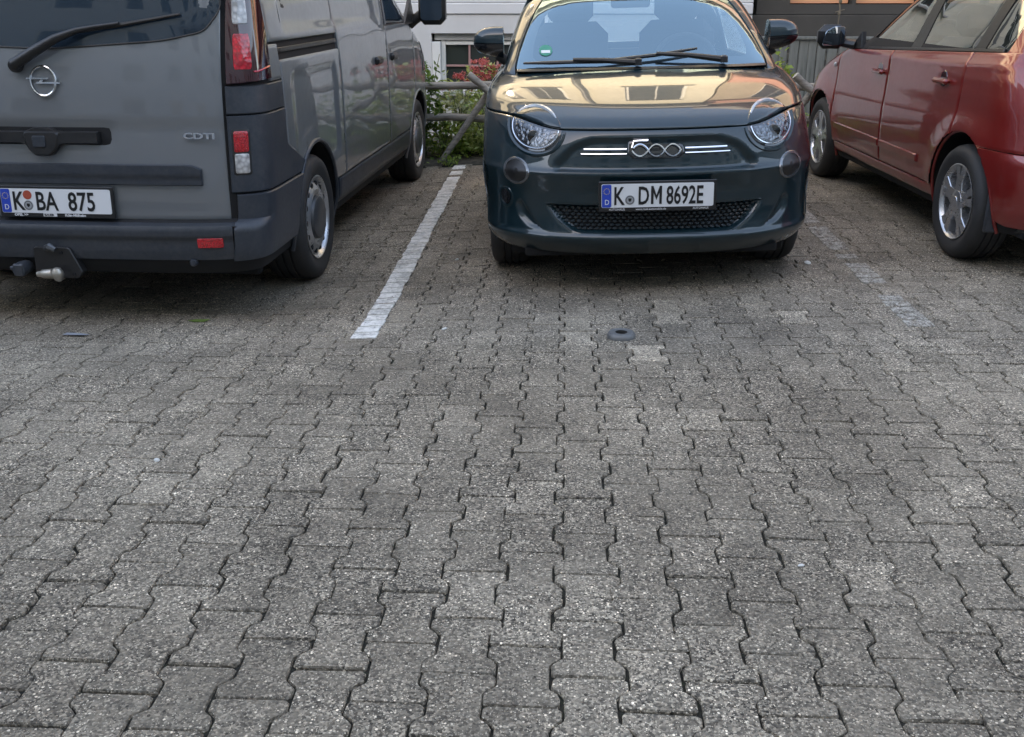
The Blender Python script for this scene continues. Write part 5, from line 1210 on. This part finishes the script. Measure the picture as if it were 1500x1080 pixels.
for s in (1, -1):
    S1 = NS.SD(s); S2 = HS.SD(s); cw = [(yc, zc, rr, sg) for (yc, zc, rr, sg) in NA]
    u0 = lambda z: NS.u_of_x(.668, z)
    Mq = lambda t, z, s=s: NS.L(s * (u0(z) + (NS.u_of_y(.838, z) - u0(z)) * t), z)
    panel('quarter_panel', Mq, [k / 44 for k in range(45)], lambda t: .630, lambda t: min(1.105, be(Mq(t, 1.0)[1])) - .006, 26, .002, RP, no, cut=cw, dfun=lambda p: ndf(p) * sstep(.25, .45, p[1]), **npk)
    for nm, y0, y1 in (('rear_door', .846, 1.955), ('front_door', 1.963, 2.985)):
        dd = panel(nm, S1, [y0 + (y1 - y0) * k / 40 for k in range(41)], lambda y: .335, lambda y: be(y) - .006, 36, .002, RP, no, cut=cw, dfun=ndf, **npk)
        ym = (1.30 if nm == 'rear_door' else 2.03) + 0
        panel('side_moulding', S1, [max(y0 + .01, ym if nm == 'rear_door' else y0 + .01) + (y1 - .012 - max(y0 + .01, ym if nm == 'rear_door' else y0 + .01)) * k / 12 for k in range(13)], lambda y: .425, lambda y: .470, 4, .014, RP, dd, depth=.016, bev=.007, **npk)
        hy = 1.09 if nm == 'rear_door' else 2.11; hz = .905 if nm == 'rear_door' else .885
        b = MB(); b.box((s * .853, hy, hz), (.032, .185, .030), .011); h_ = b.build('door_handle', RP, dd)
        b = MB(); b.prism(lathe_arc((hy, hz + .012), .045, 0, 360, 16)[:-1], lambda a, q, d, s=s: (s * (.826 + d), a, q), 0, .010, .003); b.build('handle_recess', 'dark_red_lens', h_)
    panel('front_wing', S1, [2.993 + (3.96 - 2.993) * k / 36 for k in range(37)], lambda y: .30, lambda y: min(be(y) - .004, .965 - max(y - 3.1, 0) * .30), 26, .002, RP, no, cut=cw, dfun=ndf, **npk)
    panel('sill', S1, [1.03 + 1.93 * k / 24 for k in range(25)], lambda y: .235, lambda y: .328, 6, .006, RP, no, cut=cw, dfun=lambda p: -.04 * sstep(.275, .23, p[2]), **npk)
    b = MB(); b.lathe([(.0005, .012), (.014, .010), (.018, 0)], 'x', (s * .842, 3.05, .87), 12, s); b.build('side_indicator', 'clear_lens', no)
    for y, rr in ((.70, .375), (3.31, .365)): arch(no, y, .305, rr, s, NS, 'void', RP, .009)
    wheel(no, s * .835, .70, .305, .185, s, 'alloy'); wheel(no, s * .835, 3.31, .305, .185, s, 'alloy')
    b = MB(); b.box((s * .755, .345, .345), (.15, .02, .26), .008); b.build('mud_flap', 'dark_plastic', no)
    # glass and pillars
    W1 = smooth_poly([(2.58, be(2.58) + .012), (1.765, be(1.765) + .012), (1.665, 1.405), (2.01, 1.405), (2.28, 1.27)], .12)
    W2 = smooth_poly([(1.60, be(1.6) + .012), (.905, be(.905) + .012), (.80, 1.20), (.77, 1.40), (1.545, 1.408)], .10)
    W3 = smooth_poly([(.775, be(.775) + .012), (.545, be(.545) + .016), (.50, 1.16), (.455, 1.30), (.475, 1.37), (.66, 1.395)], .16)
    for nm, W in (('front_window', W1), ('rear_side_window', W2), ('quarter_window', W3)): poly(nm, S2, W, -.003, 'side_glass', no, .004, .0005, 5, .05, **npk)
    def band(nm, lo_y, hi_y, z0, z1, mm, o=.0):     # pillar between two slanting edges
        M = lambda t, z: S2(lo_y(z) + (hi_y(z) - lo_y(z)) * t, z)
        panel(nm, M, [k / 6 for k in range(7)], lambda t: z0, lambda t: z1, 12, o, mm, no, bev=.002, **npk)
    lin = lambda y0, y1, z0=1.0, z1=1.41: (lambda z: y0 + (y1 - y0) * (z - z0) / (z1 - z0))
    band('window_pillar', lin(1.605, 1.548), lin(1.760, 1.662), 1.045, 1.41, 'black_plastic')
    band('window_pillar', lin(.78, .665, 1.05), lin(.90, .765, 1.05), 1.075, 1.41, 'black_plastic')
    band('tailgate_pillar', lin(.10, .30), lin(.535, .44), 1.07, 1.42, RP)
    band('roof_rail', lambda z: .45, lambda z: 2.02 - (z - 1.41) * 2, 1.41, 1.46, RP)
    band('windscreen_pillar', lambda z: max(2.60 - (z - 1.0) * 1.10, 2.0), lambda z: 2.74 - (z - 1.0) * 1.55 + .10, 1.0, 1.42, RP)
    band('pillar_trim', lambda z: max(2.575 - (z - 1.0) * 1.12, 1.99) + .0, lambda z: max(2.66 - (z - 1.0) * 1.18, 2.04), 1.01, 1.40, 'black_plastic', .004)
    panel('window_seal', S2, [.55 + 2.1 * k / 20 for k in range(21)], lambda y: be(y) - .004, lambda y: be(y) + .012, 2, .004, 'black_plastic', no, **npk)
    # door mirror with a sky-blue glass
    b = MB(); b.box((s * .955, 2.86, 1.072), (.20, .12, .165), .045); mr = b.build('door_mirror', RP if s > 0 else 'black_plastic', no)
    b = MB(); b.prism(smooth_poly([(-.082, -.062), (.080, -.055), (.080, .070), (.0, .072), (-.06, .04)], .25), lambda a, q, d, s=s: (s * .955 - s * a * -1 if s > 0 else -.955 + a, 2.803 - d - a * s * .10, 1.072 + q), 0, .008, .002); b.build('mirror_glass', 'mirror_glass', mr)
    b = MB(); b.prism([(2.60, 1.004), (2.84, .996), (2.62, 1.115)], lambda a, q, d, s=s: (s * (.785 + d), a, q), 0, .03, .004); b.tube([(s * .87, 2.85, 1.03), (s * .80, 2.74, 1.02)], [.03, .035], 8); b.build('mirror_arm', 'black_plastic', mr)
# bonnet, windscreen, roof, tail window, lamps
NE = lambda x, z: np.array((x, NS.m(z) - NS.e(z) + NS.e(z) * (1 - min(abs(x) / NS.w(z), .9999) ** NS.q(z)) ** (1 / NS.q(z)), z))
HE = lambda x, z: np.array((x, HS.m(z) - HS.e(z) + HS.e(z) * (1 - min(abs(x) / HS.w(z), .9999) ** HS.q(z)) ** (1 / HS.q(z)), z))
panel('bonnet', NE, [-.76 + 1.52 * k / 30 for k in range(31)], lambda x: .82, lambda x: 1.04, 20, .002, RP, no, **npk)
panel('front_bumper', NE, [-.78 + 1.56 * k / 30 for k in range(31)], lambda x: .25, lambda x: .80, 20, .002, RP, no, **npk)
poly('windscreen', HE, smooth_poly([(-.70, 1.03), (.70, 1.03), (.60, 1.38), (-.60, 1.38)], .12), 0, 'side_glass', no, .004, .0005, 5, .06, **npk)
poly('rear_window', HS.E, smooth_poly([(-.60, 1.10), (.60, 1.10), (.53, 1.40), (-.53, 1.40)], .15), 0, 'side_glass', no, .004, .0005, 5, .06, **npk)
V = []; F = []; zr = [1.405, 1.43, 1.455, 1.48, 1.50, 1.515, 1.53, 1.54]
for z in zr:
    P = HS.ring(z, 30, 24, 20); N = len(P); V += [tuple(p) for p in P]
for i in range(len(zr) - 1):
    for k in range(N): F.append((i * N + k, i * N + (k + 1) % N, (i + 1) * N + (k + 1) % N, (i + 1) * N + k))
F.append(tuple((len(zr) - 1) * N + k for k in range(N))); mesh('roof', V, F, RP, no)
for s in (1, -1):
    poly('tail_light', lambda a, z, s=s: HS.E(s * a, z), smooth_poly([(.60, 1.10), (.70, 1.10), (.655, 1.42), (.56, 1.42)], .15), .006, 'red_lens', no, .012, .002, 4, .04, **npk)
for x, y in ((-.36, 1.85), (.36, 1.85), (-.36, .95), (.36, .95)):
    b = MB(); b.box((x, y, .80), (.48, .18, .62), .06); st = b.build('seat', 'pale_fabric', no)
    b = MB(); b.box((x, y + .01, 1.20), (.26, .11, .18), .05); b.build('headrest', 'pale_fabric', st)
b = MB(); b.box((0, 2.55, .92), (1.40, .45, .16), .05); b.build('dashboard', 'dash_grey', no)
T = [(-.36 + .18 * math.cos(a), 2.28, 1.02 + .17 * math.sin(a)) for a in np.linspace(0, 2 * math.pi, 29)]
b = MB(); b.tube(T, .014, 8, False); b.box((-.36, 2.29, 1.01), (.13, .05, .10), .02); b.tube([(-.52, 2.29, 1.02), (-.2, 2.29, 1.02)], .013, 6); b.build('steering_wheel', 'dash_grey', no)
b = MB(); b.box((0, 1.9, .24), (1.4, 3.4, .06), .01); b.build('underbody', 'void', no)
b = MB(); b.box((0, 1.7, .34), (1.45, 2.4, .03)); b.build('cabin_floor', 'void', no)
